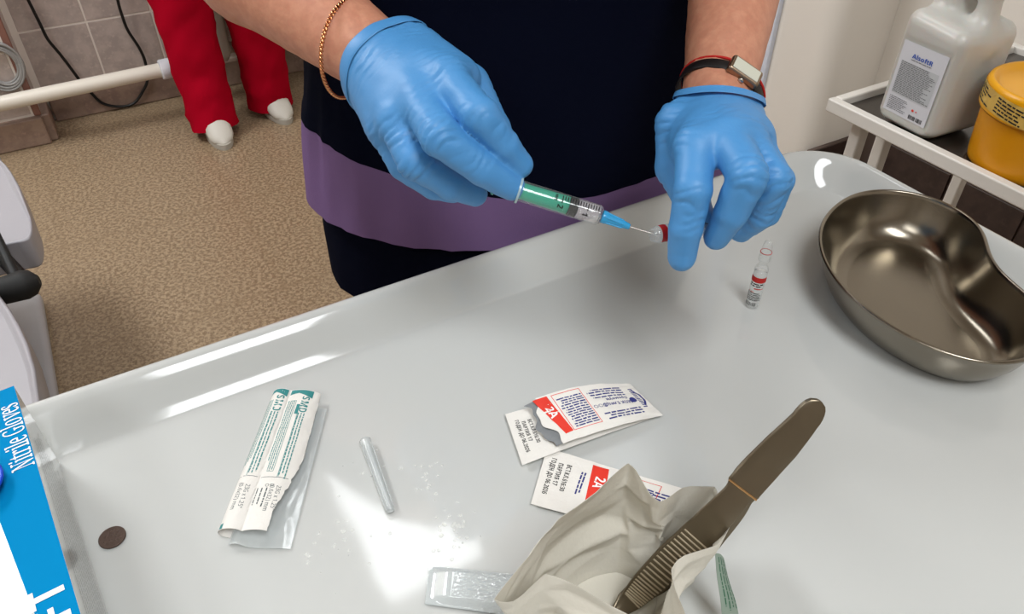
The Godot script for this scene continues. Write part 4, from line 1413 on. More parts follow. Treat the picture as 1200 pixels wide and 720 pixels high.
func sachets() -> void:
	var g := RandomNumberGenerator.new()
	g.seed = 33
	# first sachet: torn open, silver inside showing
	var lc := [on_level(612, 549, 0.8515), on_level(770, 488, 0.8515), on_level(732, 462, 0.8515), on_level(592, 489, 0.8515)]
	var w: float = (lc[1] - lc[0]).length()
	var h: float = (lc[3] - lc[0]).length()
	var t := thing("swab_sachet", "torn open white swab sachet with its silver inside showing, lying behind another", "sachet", (lc[0] + lc[2]) / 2, "")
	var low := bent(lc, w, h, func(u, v): return 0.0035 * (1.0 - u) * (1.0 - u) + 0.007 * sin(PI * clampf(u * 1.1, 0, 1)) * (0.35 + 0.65 * v) * 0.7 + 0.0004 * noise.get_noise_2d(u * 4, v * 4))
	var pp := put("lower_sheet", sheet(low, full(w, h), 40, 20, 0.00018), M.paper, t)
	var blk := Ink.new()
	stamp(blk, 0.0185, h * 0.52)
	put("date_stamp", lay(blk, low), M.ink, pp)
	var bl := Ink.new()
	bl = Ink.new()
	bl.small_print(Vector2(0.0285, h * 0.80), -PI / 2, h * 0.40, 2, 0.0021, 0.0011, g, 0.1)
	put("blue_print", lay(bl, low), M.ink_blue, pp).set_meta("kind", "stuff")
	var rd := Ink.new()
	rd.quad(Vector2(0.0335, h * 0.16), Vector2(0.041, h * 0.12), Vector2(0.040, h * 0.46), Vector2(0.0335, h * 0.50), 4, 5)
	put("red_print", lay(rd, low), M.ink_red, pp)
	# silver inner side and the torn top sheet
	var tc := [on_level(657, 521, 0.860), on_level(777, 487, 0.854), on_level(738, 450, 0.857), on_level(622, 469, 0.868)]
	var tw: float = (tc[1] - tc[0]).length()
	var th: float = (tc[3] - tc[0]).length()
	var arch := func(u, v): return 0.0065 * sin(PI * u) * (0.4 + 0.6 * v) + 0.0006 * noise.get_noise_2d(u * 5 + 3, v * 5)
	var top := bent(tc, tw, th, arch)
	var tear := func(u: float, v: float) -> Vector2:
		return Vector2(lerpf(0.0038 * sin(v * 7.5 + 0.6) - 0.0012 * sin(v * 19.0), tw, u), v * th)
	var tp := put("top_sheet", sheet(top, tear, 44, 30, 0.00018), M.paper, t)
	var sil := func(x: float, y: float) -> Vector3:
		return (top.call(x, y) as Vector3) - Vector3(0, 0.0012 + 0.0020 * smoothstep(0.004, -0.012, x), 0)
	put("silver_lining", sheet(sil, func(u, v): return Vector2(lerpf(-0.0055 + 0.0025 * sin(v * 8.0 + 1.5) + 0.001 * sin(v * 23.0), 0.012, u), lerpf(0.001, th - 0.001, v)), 12, 26, 0.00015), plain(Color(0.50, 0.51, 0.52), 0.55, 0.35), t)
	rd = Ink.new()
	rd.quad(Vector2(0.0085, th * 0.16), Vector2(0.0150, th * 0.17), Vector2(0.0125, th * 0.97), Vector2(0.0005, th * 0.97), 5, 12)
	rd.frame(0.0158, th * 0.17, 0.0395, th * 0.95, 0.0005)
	put("red_print", lay(rd, top), M.ink_red, tp)
	var wh := Ink.new()
	write(wh, "2А", Vector2(0.0088, th * 0.63), -PI / 2, 0.0062, true)
	put("white_lettering", lay(wh, top, 0.0003), M.ink_white, tp)
	bl = Ink.new()
	bl.small_print(Vector2(0.0385, th * 0.24), PI, 0.0215, 13, 0.0022, 0.0011, g, 0.15)
	bl.small_print(Vector2(0.0770, th * 0.20), PI, 0.033, 3, 0.0026, 0.0013, g, 0.15)
	bl.small_print(Vector2(0.0740, th * 0.70), PI, 0.031, 4, 0.0026, 0.0012, g, 0.15)
	write(bl, "МПК Елец®", Vector2(0.0620, th * 0.50), PI, 0.0032, true)
	write(bl, "Премиум", Vector2(0.0640, th * 0.615), PI, 0.0028, true)
	bl.disc(Vector2(0.0765, th * 0.52), 0.0029, 20)
	for k in 3: bl.ring(Vector2(0.0430 + 0.0040 * k, th * 0.50), 0.0015, 0.0004)
	for k in 12: bl.rect(0.0800, th * (0.30 + 0.045 * k), 0.0835, th * (0.30 + 0.045 * k) + 0.0010)
	bl.ring(Vector2(0.0720, th * 0.56), 0.0140, 0.0016, -0.75, 0.75)
	put("blue_print", lay(bl, top), M.ink_blue, tp)
	# second sachet, partly under the paper bag
	var sc := [on_level(622, 593, 0.8515), on_level(772, 630, 0.8515), on_level(802, 573, 0.8515), on_level(641, 527, 0.8515)]
	w = (sc[1] - sc[0]).length()
	h = (sc[3] - sc[0]).length()
	t = thing("swab_sachet", "closed white swab sachet with red and blue print, half under the crumpled paper bag", "sachet", (sc[0] + sc[2]) / 2)
	var s2 := bent(sc, w, h, func(u, v): return 0.0022 * (1.0 - u) * (1.0 - u) + 0.004 * pow(sin(PI * clampf(u, 0, 1)), 2.0) * sin(PI * clampf(v, 0, 1)) + 0.0004 * noise.get_noise_2d(u * 5 + 7, v * 5))
	pp = put("packet", sheet(s2, full(w, h), 40, 20, 0.0006), M.paper, t)
	blk = Ink.new()
	stamp(blk, 0.0175, h * 0.55)
	put("date_stamp", lay(blk, s2), M.ink, pp)
	rd = Ink.new()
	rd.quad(Vector2(0.0355, h * 0.06), Vector2(0.0480, h * 0.06), Vector2(0.0420, h * 0.93), Vector2(0.0315, h * 0.93), 5, 12)
	rd.frame(0.0490, h * 0.08, 0.0760, h * 0.91, 0.0005)
	put("red_print", lay(rd, s2), M.ink_red, pp)
	wh = Ink.new()
	write(wh, "2А", Vector2(0.0395, h * 0.60), -PI / 2, 0.0068, true)
	put("white_lettering", lay(wh, s2, 0.0003), M.ink_white, pp)
	bl = Ink.new()
	bl.small_print(Vector2(0.0285, h * 0.73), -PI / 2, h * 0.42, 2, 0.0021, 0.0011, g, 0.1)
	bl.small_print(Vector2(0.0735, h * 0.20), PI, 0.0225, 13, 0.0023, 0.0011, g, 0.15)
	bl.small_print(Vector2(w - 0.004, h * 0.42), PI, 0.032, 7, 0.0031, 0.0015, g, 0.3)
	put("blue_print", lay(bl, s2), M.ink_blue, pp).set_meta("kind", "stuff")
	# clear blister packet at the lower edge
	var bc := [on_level(498, 709, 0.8512), on_level(640, 728, 0.8512), on_level(645, 679, 0.8512), on_level(503, 664, 0.8512)]
	w = (bc[1] - bc[0]).length()
	h = (bc[3] - bc[0]).length()
	t = thing("film_packet", "small clear film packet lying in front of the paper bag", "packet", (bc[0] + bc[2]) / 2)
	var fl := bent(bc, w, h, func(u, v): return 0.0006)
	put("backing", sheet(fl, full(w, h), 4, 4, 0.0003), plain(Color(0.74, 0.76, 0.76), 0.35), t)
	var dome := bent(bc, w, h, func(u, v):
		var e := smoothstep(0.0, 0.22, u) * smoothstep(0.0, 0.2, v) * smoothstep(1.0, 0.8, v)
		return 0.0012 + 0.0055 * e + 0.0008 * noise.get_noise_2d(u * 26, v * 12) * smoothstep(0.2, 0.5, u))
	put("film", sheet(dome, full(w, h), 70, 30, 0.0003), clear(Color(0.92, 0.94, 0.94), 0.2, 0.08), t)

# ------------------------------------------------------------------ paper bag and tweezers
func bag_and_tweezers() -> void:
	var base := Vector3(0.170, 0.8508, -0.182)
	var t := thing("paper_bag", "open crumpled white paper bag standing at the front of the tray, tweezers in it", "bag", base)
	# rim: picture points and their height, once round from the back peak leftwards
	var rim := [[735, 549, 0.945], [700, 580, 0.943], [655, 607, 0.940], [638, 626, 0.937], [612, 660, 0.930], [583, 702, 0.922], [598, 706, 0.924], [640, 673, 0.938], [668, 680, 0.935], [720, 716, 0.930], [775, 745, 0.925], [800, 725, 0.922], [788, 690, 0.925], [786, 668, 0.926], [800, 652, 0.927], [835, 640, 0.925], [851, 618, 0.905], [853, 588, 0.898], [840, 568, 0.898], [800, 573, 0.915], [775, 588, 0.935], [755, 572, 0.942]]
	var n := 220
	var m := rim.size()
	var ring := []
	for i in n:
		var u := float(i) / n * m
		var k := int(u)
		var f := u - k
		var p := []
		for d in [-1, 0, 1, 2]:
			var q: Array = rim[(k + d + m) % m]
			p.append(on_level(q[0], q[1], q[2]))
		ring.append((p[1] as Vector3).cubic_interpolate(p[2], p[0], p[3], f).lerp((p[1] as Vector3).lerp(p[2], f), 0.6))
	# crumpled facets: random heights on a coarse skewed grid, straight between its points
	var g := RandomNumberGenerator.new()
	g.seed = 71
	var cu := 17
	var cv := 7
	var bump := []
	for j in cv + 1:
		for k in cu: bump.append(Vector3(g.randf_range(-1, 1), g.randf_range(-1, 1), g.randf_range(-0.35, 0.35)))
	var facet := func(u: float, v: float) -> float:
		var x := fposmod(u * cu + 0.6 * sin(v * 5.0) + 0.3 * sin(u * TAU * 3.0), cu)
		var y := clampf(v * cv + 0.35 * sin(u * TAU * 4.0 + 1.0), 0.0, cv - 0.001)
		var i0 := int(x) % cu
		var j0 := int(y)
		var fx := x - int(x)
		var fy := y - j0
		var a: float = bump[j0 * cu + i0].x
		var d: float = bump[(j0 + 1) * cu + (i0 + 1) % cu].x
		if fx + fy < 1.0 and (i0 + j0) % 2 == 0:
			return a + (bump[j0 * cu + (i0 + 1) % cu].x - a) * fx + (bump[(j0 + 1) * cu + i0].x - a) * fy
		if (i0 + j0) % 2 == 0:
			return d + (bump[(j0 + 1) * cu + i0].x - d) * (1.0 - fx) + (bump[j0 * cu + (i0 + 1) % cu].x - d) * (1.0 - fy)
		if fx > fy: return a + (bump[j0 * cu + (i0 + 1) % cu].x - a) * (fx) + (d - bump[j0 * cu + (i0 + 1) % cu].x) * fy
		return a + (bump[(j0 + 1) * cu + i0].x - a) * fy + (d - bump[(j0 + 1) * cu + i0].x) * fx
	var wall := func(out: float) -> Array:
		var rs := []
		for j in 57:
			var v := j / 56.0
			var r := []
			for i in n:
				var top: Vector3 = ring[i]
				var d := Vector3(top.x - base.x, 0, top.z - base.z)
				var foot := base + d.normalized() * (0.026 + 0.15 * d.length())
				foot.z = base.z + (foot.z - base.z) * 0.8
				var q := foot.lerp(top, v)
				var f: float = facet.call(float(i) / n, v)
				q += d.normalized() * (0.007 * sin(PI * v) + out + 0.0052 * f * (sin(PI * minf(v, 0.72)) + 0.12 * v))
				q.y = lerpf(base.y, top.y, v) + 0.0025 * f * v
				r.append(q)
			rs.append(r)
		return rs
	var outer: Array = wall.call(0.0)
	var inner: Array = wall.call(-0.0004)
	inner.reverse()
	var b := MB.new()
	b.rings(outer + inner, true, true, false, true)
	var fl := []
	for p in inner[-1]: fl.append(p + Vector3(0, 0.0006, 0))
	b.cap(fl, false)
	var m2 := grain(plain(Color(0.845, 0.825, 0.775), 0.7), 0.03, 0.02)
	m2.backlight_enabled = true; m2.backlight = Color(0.22, 0.215, 0.19)
	put("paper", b, m2, t)
	# the pouch's green printed edge, folded down on the right
	var pe := [on_level(846, 722, 0.872), on_level(866, 722, 0.866), on_level(848, 655, 0.897), on_level(838, 650, 0.905)]
	var pw: float = (pe[1] - pe[0]).length()
	var ph: float = (pe[3] - pe[0]).length()
	var ps := bent(pe, pw, ph, func(u, v): return 0.002 * sin(PI * u) + 0.001 * sin(v * 7.0))
	var fold := put("printed_edge", sheet(ps, full(pw, ph), 8, 20, 0.0003), plain(Color(0.52, 0.58, 0.53), 0.5), t)
	var gi := Ink.new()
	gi.small_print(Vector2(pw * 0.9, ph * 0.95), -PI / 2, ph * 0.9, 4, pw * 0.22, 0.0010, g, 0.1)
	put("green_print", lay(gi, ps), plain(Color(0.16, 0.38, 0.27), 0.6), fold)
	# tweezers
	var mid := [[961, 470, 0.425], [944, 494, 0.428], [917, 524, 0.434], [893, 549, 0.440], [871, 573, 0.443], [852, 594, 0.446], [820, 627, 0.453], [790, 655, 0.458], [760, 684, 0.463], [742, 702, 0.466], [730, 714, 0.466], [717, 727, 0.464]]
	var half := [0.0028, 0.0078, 0.0098, 0.0104, 0.0106, 0.0092, 0.0106, 0.0110, 0.0096, 0.0076, 0.0046, 0.0022]
	var pts := []
	for q in mid: pts.append(J(q))
	var tip: Vector3 = pts[-1]
	var t2 := thing("tweezers", "steel anatomical tweezers with ridged grips leaning in the paper bag", "tweezers", tip)
	var to_cam := cam_basis * Vector3(0.10, 0.05, 1.0).normalized()
	var blade := func(gap_sign: float) -> MB:
		var bb := MB.new()
		var rs := []
		var K := 66
		for j in K + 1:
			var u := float(j) / K * (mid.size() - 1)
			var k := mini(int(u), mid.size() - 2)
			var f := u - k
			var c: Vector3 = (pts[k] as Vector3).cubic_interpolate(pts[k + 1], pts[maxi(k - 1, 0)], pts[mini(k + 2, pts.size() - 1)], f)
			var tan: Vector3 = (pts[k + 1] - pts[k]).normalized()
			var sd := tan.cross(to_cam).normalized()
			var nm := sd.cross(tan).normalized()
			var hw := lerpf(half[k], half[k + 1], f)
			if u < 1.0: hw = 0.0080 * sqrt(clampf(1.0 - pow(1.0 - u, 2.0), 0.02, 1.0))
			if k == 4: hw = lerpf(0.0106, 0.0086, smoothstep(0.0, 0.25, f)) if f < 0.5 else lerpf(0.0086, half[5], (f - 0.5) * 2.0)
			var sep: float = 0.0035 * sin(PI * clampf((u - 3.6) / 7.4, 0.0, 1.0)) + 0.0008
			var o := c + nm * (0.0 if gap_sign > 0 else -2.0 * sep) + sd * (0.0 if gap_sign > 0 else -0.0075 * sin(PI * clampf((u - 3.6) / 6.0, 0.0, 1.0)))
			var th := 0.0008
			var r := []
			for e in [[-1, -1], [-1, -0.2], [-0.94, 1.0], [-0.4, 1.25], [0.4, 1.25], [0.94, 1.0], [1, -0.2], [1, -1]]: r.append(o + sd * hw * e[0] + nm * th * e[1])
			rs.append(r)
		bb.rings(rs, true, true, true, false)
		return bb
	put("blade", blade.call(1.0), M.tweezer, t2)
	put("blade", blade.call(-1.0), M.tweezer, t2)
	# grip ridges and the polished step
	b = MB.new()
	for k in 23:
		var u := lerpf(6.15, 9.1, k / 22.0)
		var q := int(u)
		var f := u - q
		var c: Vector3 = (pts[q] as Vector3).cubic_interpolate(pts[q + 1], pts[q - 1], pts[q + 2], f)
		var tan: Vector3 = (pts[q + 1] - pts[q]).normalized()
		var sd := tan.cross(to_cam).normalized()
		var nm := sd.cross(tan).normalized()
		var hw := lerpf(half[q], half[q + 1], f) * 0.86
		b.tube([c - sd * hw + nm * 0.0009, c + nm * 0.0011, c + sd * hw + nm * 0.0009], 0.00062, 6)
	put("grip_ridges", b, plain(Color(0.80, 0.75, 0.66), 0.42, 0.8), t2)
	b = MB.new()
	var tan0: Vector3 = (pts[5] - pts[4]).normalized()
	var sd0 := tan0.cross(to_cam).normalized()
	var nm0 := sd0.cross(tan0).normalized()
	var c0: Vector3 = (pts[4] as Vector3) + tan0 * 0.0006
	b.tube([c0 - sd0 * 0.0100 + nm0 * 0.0006, c0 + nm0 * 0.0009, c0 + sd0 * 0.0100 + nm0 * 0.0006], 0.0008, 8)
	put("polished_step", b, plain(Color(0.85, 0.68, 0.48), 0.15, 1.0), t2)

# ------------------------------------------------------------------ coin, needle cap, ampoules, syringe
func ampoule(t: Node3D, o: Vector3, axis: Vector3, zero: Vector3, broken: bool) -> void:      # o = bottom, zero = where the label's middle looks
	var s := axis.normalized()
	var a := (zero - s * zero.dot(s)).normalized()
	var e := s.cross(a)
	var prof := [[0.0, 0.0], [0.0045, 0.0], [0.0058, 0.0008], [0.0062, 0.0022], [0.0062, 0.0400], [0.0060, 0.0425], [0.0050, 0.0450], [0.0038, 0.0468], [0.0036, 0.0480]]
	if broken: prof = prof.slice(0, 6) + [[0.0052, 0.0440], [0.0047, 0.0455], [0.0045, 0.0462]]
	if not broken: prof += [[0.0040, 0.0495], [0.0050, 0.0515], [0.0052, 0.0540], [0.0048, 0.0600], [0.0041, 0.0660], [0.0034, 0.0700], [0.0020, 0.0716], [0.0, 0.0720]]
	var b := MB.new()
	var seg := 32
	var rs := []
	for p in prof:
		var r := []
		for i in seg:
			var w := TAU * i / seg
			var up: float = p[1] + (0.0011 * sin(i * 2.3) + 0.0007 * sin(i * 5.1) if broken and p == prof[-1] else 0.0)
			r.append(o + s * up + (a * cos(w) + e * sin(w)) * p[0])
		rs.append(r)
	b.rings(rs, true)
	put("glass", b, M.glass if not broken else clear(Color(0.80, 0.82, 0.82), 0.26, 0.04), t)
	b = MB.new()
	b.lathe([[0.0, 0.0008], [0.0050, 0.0012], [0.0056, 0.003], [0.0056, 0.0388 if not broken else 0.030], [0.0, 0.0388 if not broken else 0.030]], 24, o, s)
	var liq := clear(Color(0.90, 0.92, 0.93), 0.08, 0.0)
	put("liquid", b, liq, t)
	var R := 0.00625
	var face := func(x: float, y: float) -> Vector3:
		var w := x / R
		return o + s * y + (a * cos(w) + e * sin(w)) * R
	var g := RandomNumberGenerator.new()
	g.seed = 50
	var ink := Ink.new()
	if broken: ink.rect(-0.0088, 0.0362, 0.0088, 0.0412, 0.001)
	else: ink.rect(-0.0088, 0.0300, 0.0088, 0.0355, 0.001)
	write(ink, "2 мл", Vector2(-0.0040, 0.0195), 0, 0.0016, true)
	ink.small_print(Vector2(-0.0020, 0.0225), 0.0, 0.008, 1, 0.002, 0.0012, g, 0.0)
	put("red_print", lay(ink, face, 0.0001), plain(Color(0.72, 0.08, 0.06), 0.5), t)
	ink = Ink.new()
	ink.small_print(Vector2(-0.0070, 0.0275), 0.0, 0.0135, 2, 0.0022, 0.0012, g, 0.2)
	ink.small_print(Vector2(-0.0080, 0.0175), 0.0, 0.0150, 5, 0.0019, 0.0009, g, 0.2)
	for k in 9: ink.rect(-0.0075 + 0.0012 * k, 0.0038, -0.0075 + 0.0012 * k + 0.0003 + 0.0004 * g.randf(), 0.0075, 0.001)
	put("black_print", lay(ink, face, 0.0001), M.ink, t)
	if not broken:
		b = MB.new()
		var path := []
		for k in 33: path.append(o + s * 0.0600 + (a * cos(TAU * k / 32) + e * sin(TAU * k / 32)) * 0.0048)
		b.tube(path, 0.00035, 6, false)
		put("red_ring", b, plain(Color(0.72, 0.08, 0.08), 0.5), t)

func small_things() -> void:
	# coin
	var c := on_level(132, 631, 0.8505)
	var t := thing("coin", "dark brown coin lying on the tray beside the glove box", "coin", c)
	var b := MB.new()
	b.lathe([[0.0, 0.0], [0.0082, 0.0], [0.0086, 0.0003], [0.0086, 0.0013], [0.0083, 0.0016], [0.0076, 0.0016], [0.0074, 0.0013], [0.0, 0.0013]], 40, c)
	for k in 30:
		var a := rng.randf() * TAU
		var r := 0.006 * sqrt(rng.randf())
		b.lathe([[0.0011, 0.0012], [0.0007, 0.0015], [0.0, 0.0016]], 7, c + Vector3(cos(a) * r, 0, sin(a) * r))
	put("disc", b, grain(plain(Color(0.34, 0.27, 0.235), 0.5, 0.3), 0.006, 0.02), t)
	# needle cap, lying, open end far away
	var a0 := on_level(428, 517, 0.8548)
	var a1 := on_level(458, 600, 0.8535)
	var d := (a1 - a0).normalized()
	t = thing("needle_cap", "frosted clear plastic needle cap lying in the middle of the tray", "cap", Vector3((a0.x + a1.x) / 2, 0.8505, (a0.z + a1.z) / 2))
	b = MB.new()
	var l := (a1 - a0).length()
	b.lathe([[0.0030, 0.0], [0.0044, 0.0], [0.0044, 0.0035], [0.0039, 0.0050], [0.0036, 0.020], [0.0031, l - 0.002], [0.0026, l], [0.0, l]], 26, a0, d)
	b.lathe([[0.0, l - 0.002], [0.0024, l - 0.003], [0.0030, 0.02], [0.0032, 0.0]], 26, a0, d, true)
	put("tube", b, clear(Color(0.86, 0.88, 0.88), 0.34, 0.12), t)
	b = MB.new()
	for k in 4:
		var w := TAU * k / 4 + 0.4
		var p := Vector3.UP.cross(d).normalized() * cos(w) + Vector3.UP * sin(w)
		b.tube([a0 + d * 0.005 + p * 0.0039, a0 + d * (l - 0.003) + p * 0.0031], 0.0004, 6)
	put("rib", b, clear(Color(0.88, 0.9, 0.9), 0.4, 0.12), t)
	# standing ampoule
	var o := on_level(881, 358, 0.8506)
	t = thing("ampoule", "sealed glass ampoule with a red ring standing upright on the tray", "ampoule", o)
	ampoule(t, o, Vector3(0.01, 1, 0.0), Vector3(EYE.x - o.x, 0, EYE.z - o.z), false)
	# opened ampoule held in the fingers
	var p0 := J([842, 263, 0.548])
	var p1 := J([764, 276, 0.532])
	var ax := (p1 - p0).normalized()
	var ob := p1 - ax * 0.0462
	t = thing("ampoule", "opened glass ampoule held sideways between the gloved fingers", "ampoule", ob)
	ampoule(t, ob, ax, cam_basis * Vector3(0, 0.2, 1), true)
	syringe()

func syringe() -> void:
	var p0 := J([608, 223, 0.526])          # flange
	var p1 := J([704, 253, 0.532])          # front end of the barrel
	var p2 := J([738, 266, 0.533])          # front of the needle hub
	var p3 := J([772, 276, 0.5325])         # needle point
	var s := (p1 - p0).normalized()
	var L := (p1 - p0).length()
	var t := thing("syringe", "clear syringe with a green plunger and pale blue needle hub in the gloved hand", "syringe", p0)
	var to_cam := (EYE - p0).normalized()
	var a := (to_cam - s * to_cam.dot(s)).normalized()
	var e := s.cross(a)
	var R := 0.0072
	var b := MB.new()
	b.lathe([[R - 0.0008, 0.0], [R, 0.0], [R, L - 0.002], [R - 0.0012, L], [0.0026, L], [0.0026, L + 0.004], [0.0012, L + 0.004]], 36, p0, s)
	put("barrel", b, clear(Color(0.85, 0.88, 0.88), 0.06, 0.05), t)
	b = MB.new()
	var rs := []
	for h in [-0.0008, 0.0008]:
		var r := []
		for i in 40:
			var w := TAU * i / 40
			r.append(p0 + s * h + (a * cos(w) * 0.0098 + e * sin(w) * 0.0092))
		rs.append(r)
	b.rings(rs, true, true, true)
	put("flange", b, clear(Color(0.80, 0.90, 0.90), 0.55, 0.2), t)
	# plunger: green cross-shaped rod, thumb plate, black stopper
	b = MB.new()
	var front := L * 0.60
	var green := plain(Color(0.12, 0.63, 0.52), 0.3)
	green.subsurf_scatter_enabled = true; green.subsurf_scatter_strength = 0.1
	b.lathe([[0.0, -0.016], [0.0048, -0.016], [0.0058, 0.0], [0.0063, front - 0.004], [0.0063, front], [0.0, front]], 24, p0, s)
	b.lathe([[0.0, -0.018], [0.0080, -0.018], [0.0085, -0.017], [0.0085, -0.016], [0.0, -0.015]], 28, p0, s)
	put("plunger", b, green, t)
	b = MB.new()
	b.lathe([[0.0, front], [0.0066, front], [0.0069, front + 0.001], [0.0064, front + 0.002], [0.0064, front + 0.004], [0.0069, front + 0.005], [0.0066, front + 0.006], [0.0, front + 0.0075]], 28, p0, s)
	put("stopper", b, plain(Color(0.015, 0.012, 0.01), 0.5), t)
	b = MB.new()
	b.lathe([[0.0, front + 0.0078], [0.0064, front + 0.0066], [0.0064, L - 0.0030], [0.0050, L - 0.0014], [0.0, L - 0.0014]], 28, p0, s)
	put("solution", b, clear(Color(0.86, 0.85, 0.85), 0.32, 0.1), t)
	# printed scale
	var face := func(x: float, y: float) -> Vector3:
		var w := x / (R + 0.0001)
		return p0 + s * y + (a * cos(w) + e * sin(w)) * (R + 0.0001)
	var ink := Ink.new()
	for k in 15:
		var y := L * (0.50 + 0.031 * k)
		var long := k % 5 == 0
		ink.rect(-0.0062, y, -0.0062 + (0.0058 if long else 0.0034), y + 0.0007, 0.001)
	write(ink, "2", Vector2(0.0022, L * 0.50), 0.0, 0.0042, true)
	write(ink, "мл", Vector2(-0.0035, L * 0.43), 0.0, 0.0024, true)
	write(ink, "1", Vector2(0.0022, L * 0.80), 0.0, 0.0042, true)
	put("scale_print", lay(ink, face, 0.0001), M.ink, t)
	# needle hub and needle
	var s2 := (p2 - p1).normalized()
	var l2 := (p2 - p1).length()
	b = MB.new()
	b.lathe([[0.0, 0.0008], [0.0044, 0.0008], [0.0046, 0.0014], [0.0045, 0.004], [0.0038, 0.0055], [0.0035, l2 * 0.55], [0.0022, l2 - 0.001], [0.0018, l2], [0.0, l2]], 24, p1, s2)
	for k in 6:
		var w := TAU * k / 6
		var q := a * cos(w) + e * sin(w)
		b.tube([p1 + s2 * 0.002 + q * 0.0042, p1 + s2 * (l2 * 0.75) + q * 0.0030], 0.0007, 6)
	var hub := plain(Color(0.20, 0.60, 0.80), 0.25)
	hub.subsurf_scatter_enabled = true; hub.subsurf_scatter_strength = 0.1
	put("needle_hub", b, hub, t)
	b = MB.new()
	b.tube([p2, p3], 0.00022, 8)
	put("needle", b, plain(Color(0.75, 0.73, 0.70), 0.2, 1.0), t)

# ------------------------------------------------------------------ left edge: examination chair, pipe, cables, radiator
func shell(o: Vector3, outline: Array, y: float, thick: float) -> Array:
	var top := []
	var rim := []
	for q in outline:
		top.append(Vector3(q[0], y, q[1]))
	return top

func chair_parts() -> void:
	var t := thing("examination_chair", "pale grey examination chair with rounded shells and a black handle, left of the tray", "chair", Vector3(-0.55, 0, -1.5))
	var y := 0.45
	for q in [[[[-0.80, -1.72], [-0.75, -2.02], [-0.30, -2.02], [-0.235, -1.90], [-0.205, -1.75], [-0.193, -1.60], [-0.200, -1.525], [-0.225, -1.52], [-0.80, -1.55]]], [[[-0.80, -1.40], [-0.30, -1.48], [-0.262, -1.36], [-0.236, -1.25], [-0.222, -1.12], [-0.224, -0.90], [-0.80, -0.88]]]]:
		var pl: Array = q[0]
		var cv := Curve2D.new()
		for p in pl: cv.add_point(Vector2(p[0], p[1]))
		for k in range(2, pl.size() - 2):
			var d := (cv.get_point_position(k + 1) - cv.get_point_position(k - 1)) / 6.0
			cv.set_point_in(k, -d); cv.set_point_out(k, d)
		var pts := cv.tessellate(4, 3)
		var mid := Vector2.ZERO
		for p in pts: mid += p / pts.size()
		var rs := []
		for pr in [[0.010, -0.07], [0.0, -0.06], [0.0, -0.004], [0.003, 0.0], [0.008, 0.0], [0.011, -0.004], [0.016, -0.006]]:
			var r := []
			for p in pts:
				var v: Vector2 = p + (mid - p).normalized() * pr[0]
				r.append(Vector3(v.x, y + pr[1], v.y))
			rs.append(r)
		var b := MB.new()
		b.rings(rs, true, true, true, false)
		var m := b.mesh().surface_get_arrays(0)
		if (m[Mesh.ARRAY_NORMAL][4 * pts.size() + 3] as Vector3).y < 0.0:
			for k in range(0, b.ix.size(), 3):
				var z := b.ix[k + 1]
				b.ix[k + 1] = b.ix[k + 2]; b.ix[k + 2] = z
		put("shell", b, M.white_plastic, t)
	var b := MB.new()
	var h0 := J([-30, 268, 1.45])
	var h1 := J([22, 322, 1.45])
	b.tube([h0, h1], 0.014, 14)
	b.tube([h0 + Vector3(0.03, 0, 0.03), h1 + Vector3(0.0, 0, 0.045)], 0.010, 12)
	var arm := put("handle_arm", b, M.dark, t)
	b = MB.new()
	var e0 := J([-10, 345, 1.40])
	var e1 := J([38, 331, 1.42])
	b.tube([e0, e0.lerp(e1, 0.4), e0.lerp(e1, 0.8), e1, e1 + (e1 - e0).normalized() * 0.012], [0.024, 0.026, 0.028, 0.024, 0.010], 18)
	put("grip", b, M.rubber, arm)
	b = MB.new()
	b.bbox(Vector3(-0.55, 0.20, -1.48), Vector3(0.30, 0.36, 0.9), 0.03)
	b.bbox(Vector3(-0.52, 0.02, -1.48), Vector3(0.45, 0.04, 1.0), 0.015)
	b.bbox(Vector3(-0.55, 0.40, -1.48), Vector3(0.36, 0.06, 0.98), 0.02)
	put("base", b, plain(Color(0.70, 0.70, 0.71), 0.45), t)

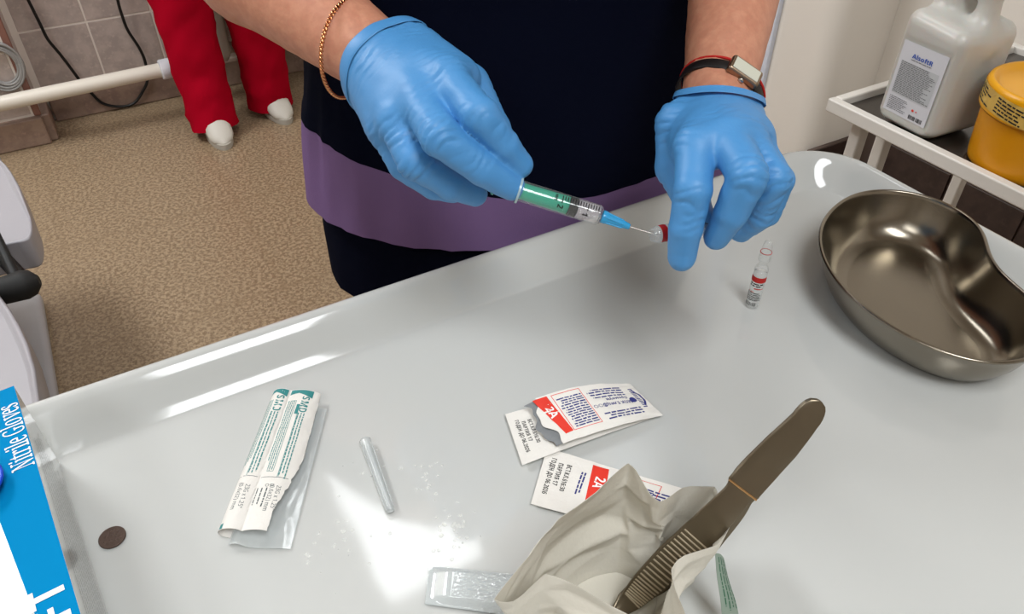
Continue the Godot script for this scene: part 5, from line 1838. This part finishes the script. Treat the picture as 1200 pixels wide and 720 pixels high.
func left_corner() -> void:
	# heating pipe
	var a := J([-40, 131, 2.545])
	var y := 0.185
	var t := thing("heating_pipe", "white horizontal heating pipe crossing in front of the tiled wall", "pipe", Vector3(0.0, y, -2.905))
	var b := MB.new()
	b.tube([on_z(-420, 210, -2.905), on_z(203, 79, -2.905)], 0.0245, 20)
	put("tube", b, plain(Color(0.86, 0.83, 0.78), 0.4), t)
	b = MB.new()
	var e := on_z(191, 81.5, -2.905)
	var d := (e - on_z(0, 122, -2.905)).normalized()
	b.lathe([[0.0, -0.01], [0.034, -0.01], [0.037, -0.004], [0.037, 0.035], [0.032, 0.042], [0.0, 0.042]], 8, e, d)
	put("union_nut", b, plain(Color(0.82, 0.82, 0.84), 0.35), t)
	# radiator behind the person in red
	t = thing("radiator", "white sectional radiator behind the red trousers", "radiator", Vector3(0.75, 0, -2.98))
	for k in 10:
		b = MB.new()
		var x := 0.375 + k * 0.08
		b.tube([Vector3(x, 0.16, -2.97), Vector3(x, 0.19, -2.97), Vector3(x, 0.60, -2.97), Vector3(x, 0.63, -2.97)], [0.018, 0.034, 0.034, 0.018], 16, true, 1.35, Vector3.RIGHT)
		put("section", b, plain(Color(0.72, 0.67, 0.60), 0.45), t)
	b = MB.new()
	for yy in [0.20, 0.59]: b.tube([Vector3(0.325, yy, -2.97), Vector3(1.13, yy, -2.97)], 0.02, 12)
	b.bbox(Vector3(0.45, 0.4, -3.07), Vector3(0.02, 0.3, 0.11), 0.004); b.bbox(Vector3(1.0, 0.4, -3.07), Vector3(0.02, 0.3, 0.11), 0.004)
	put("header", b, plain(Color(0.72, 0.67, 0.60), 0.45), t)
	# black cable hanging in a loop behind the pipe
	var cv := Curve3D.new()
	var pp := [[20, -30], [33, 0], [47, 28], [56, 46], [70, 63], [80, 76], [94, 95], [106, 108], [120, 121], [140, 125], [157, 121], [168, 106], [173, 92], [170, 72], [163, 56], [150, 36], [143, 18], [138, 0], [134, -30]]
	for q in pp: cv.add_point(on_z(q[0], q[1], -3.09))
	for k in range(1, pp.size() - 1):
		var dd := (cv.get_point_position(k + 1) - cv.get_point_position(k - 1)) / 6.0
		cv.set_point_in(k, -dd); cv.set_point_out(k, dd)
	t = thing("cable", "thin black cable hanging in a loop in front of the tiled wall", "cable", on_z(140, 125, -3.09))
	b = MB.new()
	b.tube(Array(cv.tessellate(4, 2)), 0.0052, 8)
	put("cord", b, M.dark, t)
	# grey cable coil at the pilaster
	var c := on_z(2, 78, -2.938)
	t = thing("cable_coil", "coil of grey cable hanging on the tiled pilaster", "cable", c)
	b = MB.new()
	for k in 6:
		var path := []
		for i in 37:
			var w := TAU * i / 36
			var r := 0.052 + 0.004 * k
			path.append(c + Vector3(cos(w) * r * 0.85 + 0.004 * sin(k * 2.0), sin(w) * r * 1.1, 0.004 * sin(k * 3.1 + w)))
		b.tube(path, 0.0045, 8, false)
	put("loops", b, plain(Color(0.55, 0.54, 0.53), 0.5), t)

func on_z(px: float, py: float, z: float) -> Vector3:
	var d := ray(px, py)
	return EYE + d * ((z - EYE.z) / d.z)
